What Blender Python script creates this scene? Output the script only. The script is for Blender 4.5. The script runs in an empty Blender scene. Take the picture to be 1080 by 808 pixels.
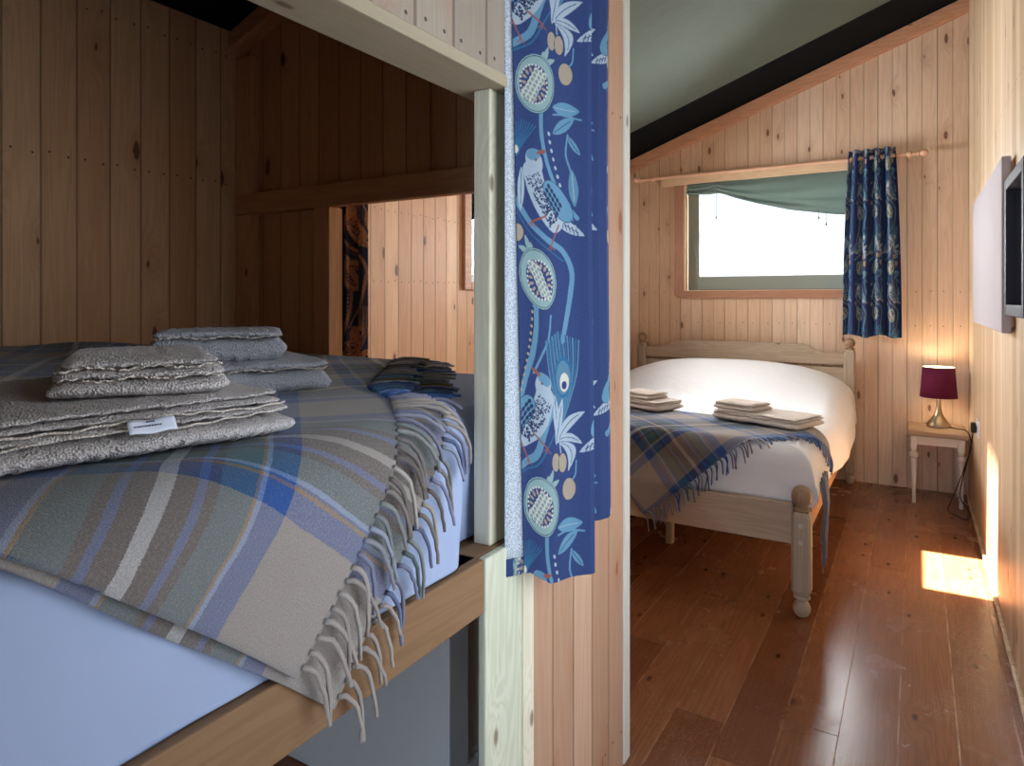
import bpy, bmesh, math, random
import numpy as np
from mathutils import Vector, Matrix
random.seed(7); rng = np.random.RandomState(7)
SC = bpy.context.scene
COL = SC.collection
PI = math.pi

# ------------------------------------------------------------------ camera
cd = bpy.data.cameras.new('camera'); cam = bpy.data.objects.new('camera', cd); COL.objects.link(cam)
SC.camera = cam
cd.sensor_width = 36.0; cd.lens = 704.0/1080*36; cd.shift_y = (316-404)/1080.0; cd.clip_start = 0.02
cam.location = (0, 0, 1.2)
cam.rotation_euler = (PI/2, 0, math.atan(427/704.0))
# ------------------------------------------------------------------ light
SC.view_settings.view_transform = 'Standard'; SC.view_settings.look = 'None'
SC.view_settings.gamma = 1.0; SC.view_settings.exposure = 0.55
SC.view_settings.use_curve_mapping = False
W = bpy.data.worlds.new('world'); SC.world = W; W.use_nodes = True
W.node_tree.nodes['Background'].inputs[0].default_value = (0.75, 0.86, 1.0, 1)
W.node_tree.nodes['Background'].inputs[1].default_value = 1.4

def area(name, loc, rot, sx, sy, power, col):
    l = bpy.data.lights.new(name, 'AREA'); l.shape = 'RECTANGLE'; l.size = sx; l.size_y = sy
    l.energy = power; l.color = col
    o = bpy.data.objects.new(name, l); COL.objects.link(o); o.location = loc; o.rotation_euler = rot
    return o
# daylight outside far and left windows; side, rear and roof fills are added
area('daylight_far_window', (-0.83, 5.13, 1.70), (-PI/2, 0, 0), 1.30, 0.80, 70, (0.96, 0.98, 1.0))
area('added_side_fill', (0.47, 1.15, 1.10), (0, PI/2, 0), 1.75, 1.40, 11, (0.86, 0.92, 1.0))
area('added_rear_fill', (-0.20, -1.78, 1.07), (PI/2, 0, 0), 0.8, 1.95, 20, (0.58, 0.76, 1.0))
area('daylight_left_window', (-2.36, 3.80, 1.58), (0, -PI/2, 0), 0.55, 1.35, 46, (1.0, 0.97, 0.93))
area('added_roof_fill', (-0.25, 3.22, 3.25), (0, 0, 0), 0.30, 0.46, 5, (1.0, 0.94, 0.84))
sun = bpy.data.lights.new('sun', 'SUN'); sun.energy = 70; sun.angle = 0.009; sun.color = (1.0, 0.9, 0.74)
so = bpy.data.objects.new('sun', sun); COL.objects.link(so)
so.rotation_euler = Vector((0.15, 0.10, -1)).to_track_quat('-Z', 'Y').to_euler()

# ================================================================== node helper
class NT:
    def __init__(s, name):
        s.m = bpy.data.materials.new(name); s.m.use_nodes = True
        s.t = s.m.node_tree; s.n = s.t.nodes; s.l = s.t.links
        s.b = s.n['Principled BSDF']; s.out = s.n['Material Output']
    def put(s, inp, v):
        if v is None: return
        if hasattr(v, 'is_linked') or isinstance(v, bpy.types.NodeSocket): s.l.new(v, inp)
        else:
            if isinstance(v, (tuple, list)) and len(v) == 3 and inp.type == 'RGBA': v = (*v, 1)
            inp.default_value = v
    def math(s, op, a, b=0.0, c=0.0):
        n = s.n.new('ShaderNodeMath'); n.operation = op
        s.put(n.inputs[0], a); s.put(n.inputs[1], b); s.put(n.inputs[2], c); return n.outputs[0]
    def add(s, a, b): return s.math('ADD', a, b)
    def sub(s, a, b): return s.math('SUBTRACT', a, b)
    def mul(s, a, b): return s.math('MULTIPLY', a, b)
    def mix(s, f, a, b, bt='MIX'):
        n = s.n.new('ShaderNodeMix'); n.data_type = 'RGBA'; n.blend_type = bt
        s.put(n.inputs[0], f); s.put(n.inputs[6], a); s.put(n.inputs[7], b); return n.outputs[2]
    def sstep(s, x, lo, hi, a=0.0, b=1.0):
        n = s.n.new('ShaderNodeMapRange'); n.interpolation_type = 'SMOOTHSTEP'
        s.put(n.inputs[0], x); n.inputs[1].default_value = lo; n.inputs[2].default_value = hi
        n.inputs[3].default_value = a; n.inputs[4].default_value = b; return n.outputs[0]
    def vec(s, x, y, z):
        n = s.n.new('ShaderNodeCombineXYZ'); s.put(n.inputs[0], x); s.put(n.inputs[1], y); s.put(n.inputs[2], z); return n.outputs[0]
    def sep(s, v):
        n = s.n.new('ShaderNodeSeparateXYZ'); s.put(n.inputs[0], v); return n.outputs
    def pos(s): return s.n.new('ShaderNodeNewGeometry').outputs['Position']
    def obj(s): return s.n.new('ShaderNodeTexCoord').outputs['Object']
    def uv(s): return s.n.new('ShaderNodeTexCoord').outputs['UV']
    def noise(s, v, scale, detail=3, rough=0.55, dist=0.0, col=False):
        n = s.n.new('ShaderNodeTexNoise'); s.put(n.inputs['Vector'], v); n.inputs['Scale'].default_value = scale
        n.inputs['Detail'].default_value = detail; n.inputs['Roughness'].default_value = rough
        n.inputs['Distortion'].default_value = dist; return n.outputs[1 if col else 0]
    def white(s, v):
        n = s.n.new('ShaderNodeTexWhiteNoise'); n.noise_dimensions = '3D'; s.put(n.inputs['Vector'], v); return n.outputs[0]
    def voro(s, v, scale, rand=1.0, dims='3D'):
        n = s.n.new('ShaderNodeTexVoronoi'); n.voronoi_dimensions = dims; s.put(n.inputs['Vector'], v); n.inputs['Scale'].default_value = scale
        n.inputs['Randomness'].default_value = rand; return n.outputs[0], n.outputs[1]
    def ramp(s, f, stops, const=False):
        n = s.n.new('ShaderNodeValToRGB'); e = n.color_ramp.elements
        if const: n.color_ramp.interpolation = 'CONSTANT'
        while len(e) < len(stops): e.new(0.5)
        for i, (p, c) in enumerate(stops): e[i].position = p; e[i].color = (*c, 1)
        s.put(n.inputs[0], f); return n.outputs[0]
    def bump(s, h, st=0.5, dist=0.002):
        n = s.n.new('ShaderNodeBump'); n.inputs['Strength'].default_value = st; n.inputs['Distance'].default_value = dist
        s.put(n.inputs['Height'], h); s.l.new(n.outputs[0], s.b.inputs['Normal'])
    def fin(s, col, rough=0.6, spec=0.3, metal=0.0):
        s.put(s.b.inputs['Base Color'], col); s.put(s.b.inputs['Roughness'], rough)
        s.b.inputs['Specular IOR Level'].default_value = spec; s.b.inputs['Metallic'].default_value = metal
        return s.m

def lin(*c):
    return tuple(((v/255.0)/12.92 if v/255.0 <= .04045 else ((v/255.0+.055)/1.055)**2.4) for v in c)

def boards(name, axis, w, off, c_lo, c_hi, rows=(), knot=0.5, rough=0.5, groove=0.004, seed=0.0, knotcol=(70, 34, 16), bead=0.0):
    """vertical tongue and groove boards: random tone per board, long grain, knots, v-joints, rows of nail heads"""
    t = NT(name); P = t.sep(t.pos())
    a = P[axis]; z = P[2]
    u = t.math('DIVIDE', t.sub(a, off), w)
    bid = t.math('FLOOR', u); fr = t.math('FRACT', u)
    r = t.white(t.vec(bid, seed, 3.1)); r2 = t.white(t.vec(bid, seed+5.0, 1.7))
    base = t.mix(r, lin(*c_lo), lin(*c_hi))
    zz = t.add(z, t.mul(r2, 7.0))
    wx = t.mul(t.sub(t.noise(t.vec(t.mul(a, 20.0), t.mul(zz, 12.0), bid), 1.0, 2), 0.5), 0.10)
    kd, kc = t.voro(t.vec(t.add(t.add(t.mul(a, 8.0), t.mul(bid, 13.37)), wx), t.add(t.mul(zz, 3.0), wx), 0.0), 1.0, 1.0, '2D')
    kr = t.sep(kc)[0]
    ksize = t.sstep(kr, 1-knot, 1.0, 0.022, 0.085)
    core = t.math('LESS_THAN', kd, ksize)
    k1 = t.sstep(t.sub(kd, ksize), -0.012, 0.03, 1.0, 0.0)
    k1 = t.mul(k1, t.math('GREATER_THAN', kr, 1-knot))
    halo = t.mul(t.sstep(kd, 0.0, 0.42, 1.0, 0.0), t.math('GREATER_THAN', kr, 1-knot))
    g = t.noise(t.vec(t.add(t.mul(a, 26.0), t.mul(halo, 1.3)), t.mul(bid, 3.7), t.mul(zz, 0.9)), 1.0, 4, 0.6, 0.6)
    gr = t.math('SINE', t.mul(g, 46.0))
    fine = t.noise(t.vec(t.mul(a, 420.0), bid, t.mul(zz, 6.0)), 1.0, 2)
    v = t.add(t.mul(t.sstep(gr, -1, 1), 0.26), t.mul(t.sstep(fine, 0.3, 0.7), 0.16))
    col = t.mix(v, base, t.mix(0.55, base, lin(150, 88, 48)))
    col = t.mix(t.mul(halo, 0.22), col, lin(160, 90, 50))
    col = t.mix(t.mul(k1, 0.8), col, lin(*knotcol))
    d = t.mul(t.math('MINIMUM', fr, t.sub(1.0, fr)), w)
    gv = t.sstep(d, 0.0, groove, 1.0, 0.0)
    col = t.mix(t.mul(gv, 0.55), col, lin(84, 48, 28))
    if bead > 0:
        d2 = t.mul(t.math('ABSOLUTE', t.sub(fr, 0.5)), w)
        gb = t.sstep(d2, 0.0, bead, 1.0, 0.0)
        col = t.mix(t.mul(gb, 0.35), col, lin(84, 48, 28)); gv = t.math('MAXIMUM', gv, t.mul(gb, 0.6))
    if rows:
        nd = None
        for k, row in enumerate(rows):
            zr, lim = (row, None) if not isinstance(row, tuple) else (row[0], row[1])
            for f in (0.24, 0.78):
                jx = t.add(f, t.mul(t.sub(t.white(t.vec(bid, k*2.0, f*9)), 0.5), 0.1))
                dx = t.mul(t.sub(fr, jx), w)
                dz = t.sub(z, t.add(zr, t.mul(t.sub(t.white(t.vec(bid, k+0.5, f)), 0.5), 0.012)))
                dd = t.math('SQRT', t.add(t.mul(dx, dx), t.mul(dz, dz)))
                m = t.sstep(dd, 0.0028, 0.0042, 1.0, 0.0)
                if lim is not None: m = t.mul(m, t.math('GREATER_THAN', a, lim))
                nd = m if nd is None else t.math('MAXIMUM', nd, m)
        col = t.mix(t.mul(nd, 0.85), col, lin(38, 24, 18))
    t.bump(t.sub(t.mul(fine, 0.05), gv), 0.7, 0.004)
    return t.fin(col, rough, 0.3)

def timber(name, axis, c_lo, c_hi, knot=0.35, rough=0.6, seed=0.0, dark=(130, 90, 56), local=False):
    """sawn or planed timber with its grain along the given axis"""
    t = NT(name); P = t.sep(t.obj() if local else t.pos()); c = [P[0], P[1], P[2]]
    L = c[axis]; o = [c[i] for i in range(3) if i != axis]
    kd, kc = t.voro(t.vec(t.mul(t.add(o[0], o[1]), 8.0), t.mul(t.add(L, seed), 3.6), 0.0), 1.0, 1.0, '2D')
    kr = t.sep(kc)[0]; on = t.math('GREATER_THAN', kr, 1-knot)
    halo = t.mul(t.sstep(kd, 0.0, 0.45, 1.0, 0.0), on)
    g = t.noise(t.vec(t.add(t.mul(o[0], 14.0), t.mul(halo, 1.0)), t.mul(o[1], 14.0), t.mul(t.add(L, seed), 1.1)), 1.0, 3, 0.5, 0.5)
    gr = t.sstep(t.math('SINE', t.mul(g, 60.0)), -1, 1)
    fine = t.noise(t.vec(t.mul(o[0], 300.0), t.mul(o[1], 300.0), t.mul(L, 7.0)), 1.0, 2)
    base = t.mix(t.noise(t.vec(t.mul(o[0], 8.0), t.mul(o[1], 8.0), t.mul(L, 1.4)), 1.0, 2), lin(*c_lo), lin(*c_hi))
    col = t.mix(t.add(t.mul(gr, 0.2), t.mul(fine, 0.16)), base, lin(*dark))
    k = t.mul(t.sstep(kd, 0.03, 0.08, 1.0, 0.0), on)
    col = t.mix(t.mul(k, 0.7), col, lin(92, 52, 28))
    t.bump(fine, 0.25, 0.001)
    return t.fin(col, rough, 0.3)

def plain(name, col, rough=0.6, spec=0.3, metal=0.0, bs=None, bstr=0.3, bd=0.001, var=0.0):
    t = NT(name); c = lin(*col)
    if bs:
        h = t.noise(t.obj(), bs, 3); t.bump(h, bstr, bd)
        if var: return t.fin(t.mix(t.mul(h, var), c, tuple(x*0.45 for x in c)), rough, spec, metal)
    else:
        h = t.noise(t.obj(), 30, 2)
        return t.fin(t.mix(t.mul(h, 0.12), c, tuple(x*0.8 for x in c)), rough, spec, metal)
    return t.fin(c, rough, spec, metal)

M = {}
PLO, PHI = (216, 180, 138), (238, 210, 172)
M['far'] = boards('pine_boards_far', 0, 0.163, 0.273, (216, 182, 150), (240, 218, 194), (1.253, 1.034), 0.42, 0.5, 0.004, 1.0, (96, 50, 32), bead=0.004)
M['right'] = boards('pine_boards_right', 1, 0.098, 0.03, (206, 182, 146), (236, 216, 186), (1.90,), 0.25, 0.42, 0.004, 2.0, (110, 66, 44), bead=0.003)
M['left'] = boards('pine_boards_left', 1, 0.098, 0.069, (210, 160, 118), (234, 190, 146), ((1.29, 1.7), 1.63, 2.10), 0.5, 0.5, 0.0045, 3.0, (70, 30, 14))
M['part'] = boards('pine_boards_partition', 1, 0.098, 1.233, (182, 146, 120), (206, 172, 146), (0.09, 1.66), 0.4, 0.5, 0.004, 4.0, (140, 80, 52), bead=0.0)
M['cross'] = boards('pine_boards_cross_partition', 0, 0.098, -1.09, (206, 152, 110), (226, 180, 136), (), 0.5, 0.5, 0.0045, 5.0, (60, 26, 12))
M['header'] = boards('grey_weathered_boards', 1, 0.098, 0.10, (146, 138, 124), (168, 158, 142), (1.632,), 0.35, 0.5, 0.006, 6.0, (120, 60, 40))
M['tz'] = timber('pale_treated_timber_upright', 2, (222, 214, 188), (238, 232, 210), 0.3, 0.6, 0.3, (176, 170, 120))
M['tz2'] = timber('greenish_treated_timber_upright', 2, (204, 206, 184), (222, 222, 202), 0.3, 0.6, 1.3, (150, 154, 110))
M['ty'] = timber('treated_timber_header', 1, (164, 150, 126), (184, 170, 146), 0.2, 0.6, 0.9, (160, 140, 104))
M['rail'] = timber('brown_sawn_timber', 1, (128, 98, 68), (150, 116, 84), 0.15, 0.7, 0.1, (110, 76, 50))
M['pine_x'] = timber('pine_timber_x', 0, (205, 150, 108), (222, 172, 128), 0.25, 0.55, 2.2, (160, 96, 60))
M['pine_z'] = timber('pine_timber_z', 2, (222, 168, 122), (238, 190, 144), 0.2, 0.5, 2.7, (176, 110, 70))
M['case_x'] = timber('red_brown_casing_x', 0, (168, 122, 98), (186, 140, 112), 0.15, 0.5, 3.1, (130, 84, 62))
M['case_z'] = timber('red_brown_casing_z', 2, (168, 122, 98), (186, 140, 112), 0.15, 0.5, 3.3, (130, 84, 62))
M['case_y'] = timber('red_brown_casing_y', 1, (188, 140, 108), (206, 158, 122), 0.15, 0.5, 3.3, (130, 84, 62))
M['strip'] = timber('pale_corner_strip', 2, (206, 204, 196), (222, 220, 210), 0.1, 0.5, 4.0, (180, 176, 160))
M['verge'] = timber('verge_board', 0, (208, 158, 124), (224, 176, 142), 0.3, 0.5, 5.0, (170, 108, 76))
M['bed_x'] = timber('antique_pine_x', 0, (178, 160, 140), (200, 182, 160), 0.15, 0.42, 6.0, (140, 110, 84))
M['bed_y'] = timber('antique_pine_y', 1, (198, 150, 104), (212, 166, 120), 0.15, 0.42, 6.0, (150, 104, 70))
M['bed_z'] = timber('antique_pine_z', 2, (170, 156, 138), (192, 178, 158), 0.15, 0.38, 6.5, (134, 112, 88))
M['knob'] = timber('turned_pine', 2, (150, 122, 96), (176, 148, 118), 0.1, 0.25, 7.0, (110, 84, 62))
M['rod'] = timber('pale_curtain_pole_wood', 0, (226, 182, 150), (238, 200, 170), 0.05, 0.4, 8.0, (196, 146, 110))
M['lath'] = timber('pale_lath', 0, (226, 196, 160), (240, 214, 180), 0.1, 0.5, 8.3, (200, 160, 120))
M['table'] = timber('worn_table_top', 0, (166, 142, 120), (186, 162, 138), 0.1, 0.5, 9.0, (130, 106, 86))
M['white'] = plain('white_paint', (226, 220, 214), 0.45)
M['cab'] = plain('blue_white_paint', (232, 238, 240), 0.4)
M['upvc'] = plain('grey_green_window_frame', (140, 148, 138), 0.35, 0.5)
M['sheet'] = plain('shaded_white_cotton', (164, 178, 208), 0.85, 0.1, bs=7, bstr=0.35, bd=0.02)  # white sheet with its blue shade mixed into the base colour
M['duvet'] = plain('white_duvet_cotton', (236, 236, 238), 0.85, 0.1, bs=5, bstr=0.3, bd=0.03)
def blindm():
    t = NT('green_canvas_blind'); c = t.mix(t.noise(t.obj(), 3, 3), lin(116, 134, 130), lin(134, 150, 144)); t.fin(c, 0.8, 0.1)
    tr = t.n.new('ShaderNodeBsdfTranslucent'); t.l.new(c, tr.inputs[0]); mx = t.n.new('ShaderNodeMixShader'); mx.inputs[0].default_value = 0.3
    t.l.new(t.b.outputs[0], mx.inputs[1]); t.l.new(tr.outputs[0], mx.inputs[2]); t.l.new(mx.outputs[0], t.out.inputs[0]); return t.m
M['green'] = blindm()
M['black'] = plain('black_roof_shade', (24, 27, 30), 0.9, 0.05)  # near-black stands in for the unlit gap and alcove canvas
M['nickel'] = plain('brushed_nickel', (176, 160, 134), 0.32, 0.5, 1.0, bs=60, bstr=0.05)
M['blackp'] = plain('black_plastic', (22, 22, 24), 0.5)
M['plum'] = plain('plum_fabric_shade', (100, 34, 62), 0.8, 0.1, bs=500, bstr=0.2)
M['cream'] = plain('cream_shade_lining', (236, 220, 190), 0.7)
M['whitep'] = plain('white_plastic', (220, 222, 226), 0.35)
M['artist'] = plain('white_stretched_canvas', (186, 180, 186), 0.8, 0.1, bs=400, bstr=0.2)
M['frame'] = plain('dark_slate_frame', (46, 46, 58), 0.6, 0.2)
M['label'] = plain('white_satin_label', (216, 222, 236), 0.5)
M['ink'] = plain('dark_label_thread', (60, 66, 84), 0.7)
M['screw'] = plain('steel_cap', (196, 190, 180), 0.3, 0.5, 0.9)

def canvas_mat():
    t = NT('grey_green_tent_canvas'); o = t.pos()
    n = t.noise(o, 2.2, 4, 0.6); f = t.noise(o, 500, 2)
    col = t.mix(n, lin(88, 98, 90), lin(104, 114, 104))
    t.bump(t.add(t.mul(n, 1.0), t.mul(f, 0.02)), 0.4, 0.03)
    return t.fin(col, 0.8, 0.1)
M['canvas'] = canvas_mat()

def floor_mat():
    t = NT('varnished_floorboards'); P = t.sep(t.pos()); x, y = P[0], P[1]; w = 0.1405
    u = t.math('DIVIDE', t.sub(x, -0.044), w); bid = t.math('FLOOR', u); fr = t.math('FRACT', u)
    r = t.white(t.vec(bid, 1.0, 2.0)); r2 = t.white(t.vec(bid, 4.0, 2.0))
    yy = t.add(y, t.mul(r2, 2.1)); seg = t.math('FLOOR', t.math('DIVIDE', yy, 2.3)); fy = t.math('FRACT', t.math('DIVIDE', yy, 2.3))
    r3 = t.white(t.vec(bid, seg, 8.0))
    base = t.mix(r3, lin(120, 70, 44), lin(156, 104, 70))
    kd, kc = t.voro(t.vec(t.add(t.mul(x, 8.0), t.mul(bid, 7.31)), t.mul(yy, 3.6), 0.0), 1.0, 1.0, '2D'); kr = t.sep(kc)[0]; on = t.math('GREATER_THAN', kr, 0.6)
    halo = t.mul(t.sstep(kd, 0, 0.4, 1, 0), on)
    g = t.noise(t.vec(t.add(t.mul(x, 22.0), halo), bid, t.mul(yy, 0.9)), 1.0, 4, 0.6, 0.6)
    gr = t.sstep(t.math('SINE', t.mul(g, 50.0)), -1, 1)
    col = t.mix(t.mul(gr, 0.35), base, lin(96, 48, 24))
    fine = t.noise(t.vec(t.mul(x, 260.0), bid, t.mul(y, 8.0)), 1.0, 2)
    col = t.mix(t.mul(fine, 0.25), col, lin(160, 104, 66))
    col = t.mix(t.mul(t.mul(t.sstep(kd, 0.03, 0.09, 1, 0), on), 0.75), col, lin(46, 22, 12))
    # worn scratches and scuffs that show bare wood
    sc = t.noise(t.vec(t.mul(x, 60.0), t.mul(y, 46.0), 0.0), 1.0, 3, 0.6, 2.5)
    area_ = t.noise(t.vec(t.mul(x, 2.6), t.mul(y, 2.1), 7.0), 1.0, 3, 0.6)
    scr = t.mul(t.sstep(t.math('ABSOLUTE', t.sub(sc, 0.5)), 0.0, 0.010, 1, 0), t.sstep(area_, 0.50, 0.66))
    col = t.mix(t.mul(scr, 0.7), col, lin(206, 160, 118))
    dots = t.sstep(t.voro(t.vec(t.mul(x, 30), t.mul(y, 30), 2.0), 1.0)[0], 0.03, 0.07, 1, 0)
    col = t.mix(t.mul(dots, 0.4), col, lin(210, 170, 130))
    d = t.mul(t.math('MINIMUM', fr, t.sub(1.0, fr)), w)
    wn = t.noise(t.vec(t.mul(x, 40.0), t.mul(y, 9.0), 0.0), 1.0, 3)
    wear = t.mul(t.sstep(d, 0.0008, 0.0028, 1, 0), t.sstep(wn, 0.35, 0.6))
    col = t.mix(t.mul(wear, 0.65), col, lin(206, 160, 120))
    gap = t.sstep(d, 0.0, 0.0012, 1, 0)
    dj = t.mul(t.math('MINIMUM', fy, t.sub(1.0, fy)), 2.3)
    gap2 = t.sstep(dj, 0.0, 0.0022, 1, 0); gap = t.math('MAXIMUM', t.mul(gap, 0.5), gap2)
    col = t.mix(t.mul(gap, 0.75), col, lin(30, 14, 8))
    for k, off in enumerate((0.3, 1.1)):
        pass
    t.bump(t.sub(t.mul(fine, 0.06), t.add(gap, t.mul(scr, 0.1))), 0.5, 0.002)
    ro = t.add(0.14, t.add(t.mul(t.noise(t.vec(t.mul(x, 5), t.mul(y, 4), 1.0), 1.0, 4), 0.22), t.mul(scr, 0.3)))
    return t.fin(col, ro, 0.5)
M['floor'] = floor_mat()

def tartan_mat():
    t = NT('tartan_wool'); U = t.sep(t.uv()); u, v = U[0], U[1]
    BE, BL, LT, OC, TE, BR, WH, NV = (lin(164, 154, 146), lin(52, 92, 158), lin(140, 168, 210), lin(158, 120, 58),
        lin(58, 98, 106), lin(52, 38, 34), lin(200, 200, 200), lin(44, 70, 118))
    h = [(0.0, BE), (0.333, BL), (0.49, OC), (0.512, BL), (0.535, LT), (0.565, TE), (0.74, BR), (0.80, BL), (0.845, BR), (0.962, lin(172, 164, 156))]
    hs = [(0.0, BE), (0.333, BL), (0.50, LT), (0.53, OC), (0.55, TE), (0.74, BR), (0.80, BL), (0.845, BR), (0.955, WH)]
    wob = t.mul(t.sub(t.noise(t.vec(t.mul(u, 14), t.mul(v, 14), 0.0), 1.0, 2), 0.5), 0.008)
    def tri(x):
        q = t.math('DIVIDE', t.sub(t.add(x, wob), 0.07), 0.42)
        q = t.math('ABSOLUTE', t.sub(t.math('FRACT', t.add(q, 0.5)), 0.5))
        fz = t.mul(t.sub(t.noise(t.vec(t.mul(u, 700), t.mul(v, 700), 3.0), 1.0, 1), 0.5), 0.02)
        return t.add(t.mul(q, 2.0), fz)
    ca = t.ramp(tri(u), h, True); cb = t.ramp(tri(v), hs, True)
    tw = t.math('FRACT', t.mul(t.add(u, v), 330.0)); tw = t.sstep(tw, 0.3, 0.7, 0.42, 0.58)
    n = t.noise(t.vec(t.mul(u, 300), t.mul(v, 300), 0.0), 1.0, 3, 0.7)
    tw = t.add(tw, t.mul(t.sub(n, 0.5), 0.9)); tw = t.math('MINIMUM', t.math('MAXIMUM', tw, 0.0), 1.0)
    col = t.mix(tw, ca, cb)
    n2 = t.noise(t.vec(t.mul(u, 520), t.mul(v, 520), 9.0), 1.0, 2, 0.7)
    col = t.mix(t.sstep(n2, 0.3, 0.75, 0.0, 0.32), col, lin(30, 32, 36))
    col = t.mix(t.sstep(n, 0.5, 0.8, 0.0, 0.14), col, lin(190, 200, 206))
    t.bump(t.add(n, n2), 0.55, 0.003)
    t.b.inputs['Sheen Weight'].default_value = 0.25
    return t.fin(col, 0.95, 0.05)
M['tartan'] = tartan_mat()

def terry(name, c1, c2):
    t = NT(name); o = t.obj(); n = t.noise(o, 260, 3, 0.7); v = t.voro(o, 330)[0]
    t.bump(t.add(n, v), 0.9, 0.004); t.b.inputs['Sheen Weight'].default_value = 0.3
    return t.fin(t.mix(n, lin(*c1), lin(*c2)), 0.95, 0.05)
M['terry'] = terry('white_terry', (188, 178, 174), (232, 226, 224))
M['terry2'] = terry('grey_white_terry', (160, 158, 166), (200, 200, 208))
M['terry3'] = terry('cream_terry', (214, 200, 188), (238, 226, 214))

def lining_mat():
    t = NT('speckled_curtain_lining'); o = t.pos(); n = t.noise(o, 420, 3, 0.7)
    return t.fin(t.mix(t.sstep(n, 0.42, 0.58), lin(150, 160, 170), lin(206, 212, 218)), 0.9, 0.05)
M['lining'] = lining_mat()

def printed(name):
    t = NT(name); a = t.n.new('ShaderNodeVertexColor'); a.layer_name = 'print'
    n = t.noise(t.obj(), 600, 2); t.bump(n, 0.3, 0.001)
    return t.fin(t.mix(t.mul(n, 0.06), a.outputs[0], (0.6, 0.65, 0.75)), 0.9, 0.04)
M['print'] = printed('printed_curtain_cotton')

def glass_mat():
    t = NT('window_glass'); tr = t.n.new('ShaderNodeBsdfTransparent'); gl = t.n.new('ShaderNodeBsdfGlossy'); gl.inputs['Roughness'].default_value = 0.02
    mx = t.n.new('ShaderNodeMixShader'); f = t.n.new('ShaderNodeFresnel'); f.inputs[0].default_value = 1.45
    t.l.new(f.outputs[0], mx.inputs[0]); t.l.new(tr.outputs[0], mx.inputs[1]); t.l.new(gl.outputs[0], mx.inputs[2])
    t.l.new(mx.outputs[0], t.out.inputs[0]); return t.m
M['glass'] = glass_mat()
def mirror_mat():
    t = NT('mirror_glass'); return t.fin(t.mix(t.noise(t.obj(), 4, 2), (0.82, 0.84, 0.84), (0.88, 0.9, 0.9)), 0.03, 0.5, 1.0)
M['mirror'] = mirror_mat()

# ================================================================== mesh helpers
def setp(o, label=None, cat=None, group=None, kind=None):
    if label: o['label'] = label
    if cat: o['category'] = cat
    if group: o['group'] = group
    if kind: o['kind'] = kind
    return o
def thing(name, loc, label, cat, group=None, rz=0.0):
    o = bpy.data.objects.new(name, None); COL.objects.link(o); o.location = loc; o.rotation_euler = (0, 0, rz)
    o.empty_display_size = 0.1
    return setp(o, label, cat, group)
def link(name, me, mat, parent=None, smooth=False):
    if mat is not None: me.materials.append(mat)
    if smooth:
        me.polygons.foreach_set('use_smooth', [True]*len(me.polygons))
    o = bpy.data.objects.new(name, me); COL.objects.link(o)
    if parent is not None:
        o.parent = parent
    return o
def fromb(name, bm, mat, parent=None, smooth=False, autos=None):
    """world-space bmesh -> object; when it has a parent the vertices are moved into the parent's space"""
    me = bpy.data.meshes.new(name)
    if parent is not None:
        bmesh.ops.transform(bm, matrix=(Matrix.Translation(parent.location) @ parent.rotation_euler.to_matrix().to_4x4()).inverted(), verts=bm.verts)
    bmesh.ops.recalc_face_normals(bm, faces=bm.faces)
    bm.to_mesh(me); bm.free()
    o = link(name, me, mat, parent, smooth)
    if autos:
        try: me.set_sharp_from_angle(angle=autos)
        except Exception: pass
    return o
def sub(name, bm, mat, root, part, smooth=False, autos=None):
    """a sub-part: child of a part whose own transform is identity under root"""
    o = fromb(name, bm, mat, root, smooth, autos); o.parent = part; return o

def box(bm, x0, x1, y0, y1, z0, z1, bev=0.0, seg=2):
    r = bmesh.ops.create_cube(bm, size=1.0); vs = r['verts']
    bmesh.ops.scale(bm, vec=(abs(x1-x0), abs(y1-y0), abs(z1-z0)), verts=vs)
    bmesh.ops.translate(bm, vec=((x0+x1)/2, (y0+y1)/2, (z0+z1)/2), verts=vs)
    if bev > 0:
        es = list({e for v in vs for e in v.link_edges})
        bmesh.ops.bevel(bm, geom=es, offset=bev, segments=seg, profile=0.5, affect='EDGES')
def B(*a, **k):
    bm = bmesh.new(); box(bm, *a, **k); return bm
def prism(bm, pts, axis, a0, a1):
    """extrude a polygon given in the two other axes along axis"""
    def mk(p, a):
        c = [0, 0, 0]; o = [i for i in range(3) if i != axis]; c[o[0]] = p[0]; c[o[1]] = p[1]; c[axis] = a; return c
    A = [bm.verts.new(mk(p, a0)) for p in pts]; Z = [bm.verts.new(mk(p, a1)) for p in pts]
    bm.faces.new(A); bm.faces.new(Z[::-1]); n = len(pts)
    for i in range(n): bm.faces.new((A[i], Z[i], Z[(i+1) % n], A[(i+1) % n]))
def lathe(bm, prof, cx, cy, z0=0.0, n=28):
    rings = []
    for r, z in prof:
        rings.append([bm.verts.new((cx+max(r, 1e-4)*math.cos(2*PI*k/n), cy+max(r, 1e-4)*math.sin(2*PI*k/n), z0+z)) for k in range(n)])
    for a, b in zip(rings, rings[1:]):
        for k in range(n): bm.faces.new((a[k], a[(k+1) % n], b[(k+1) % n], b[k]))
    bm.faces.new(rings[0][::-1]); bm.faces.new(rings[-1])
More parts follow.
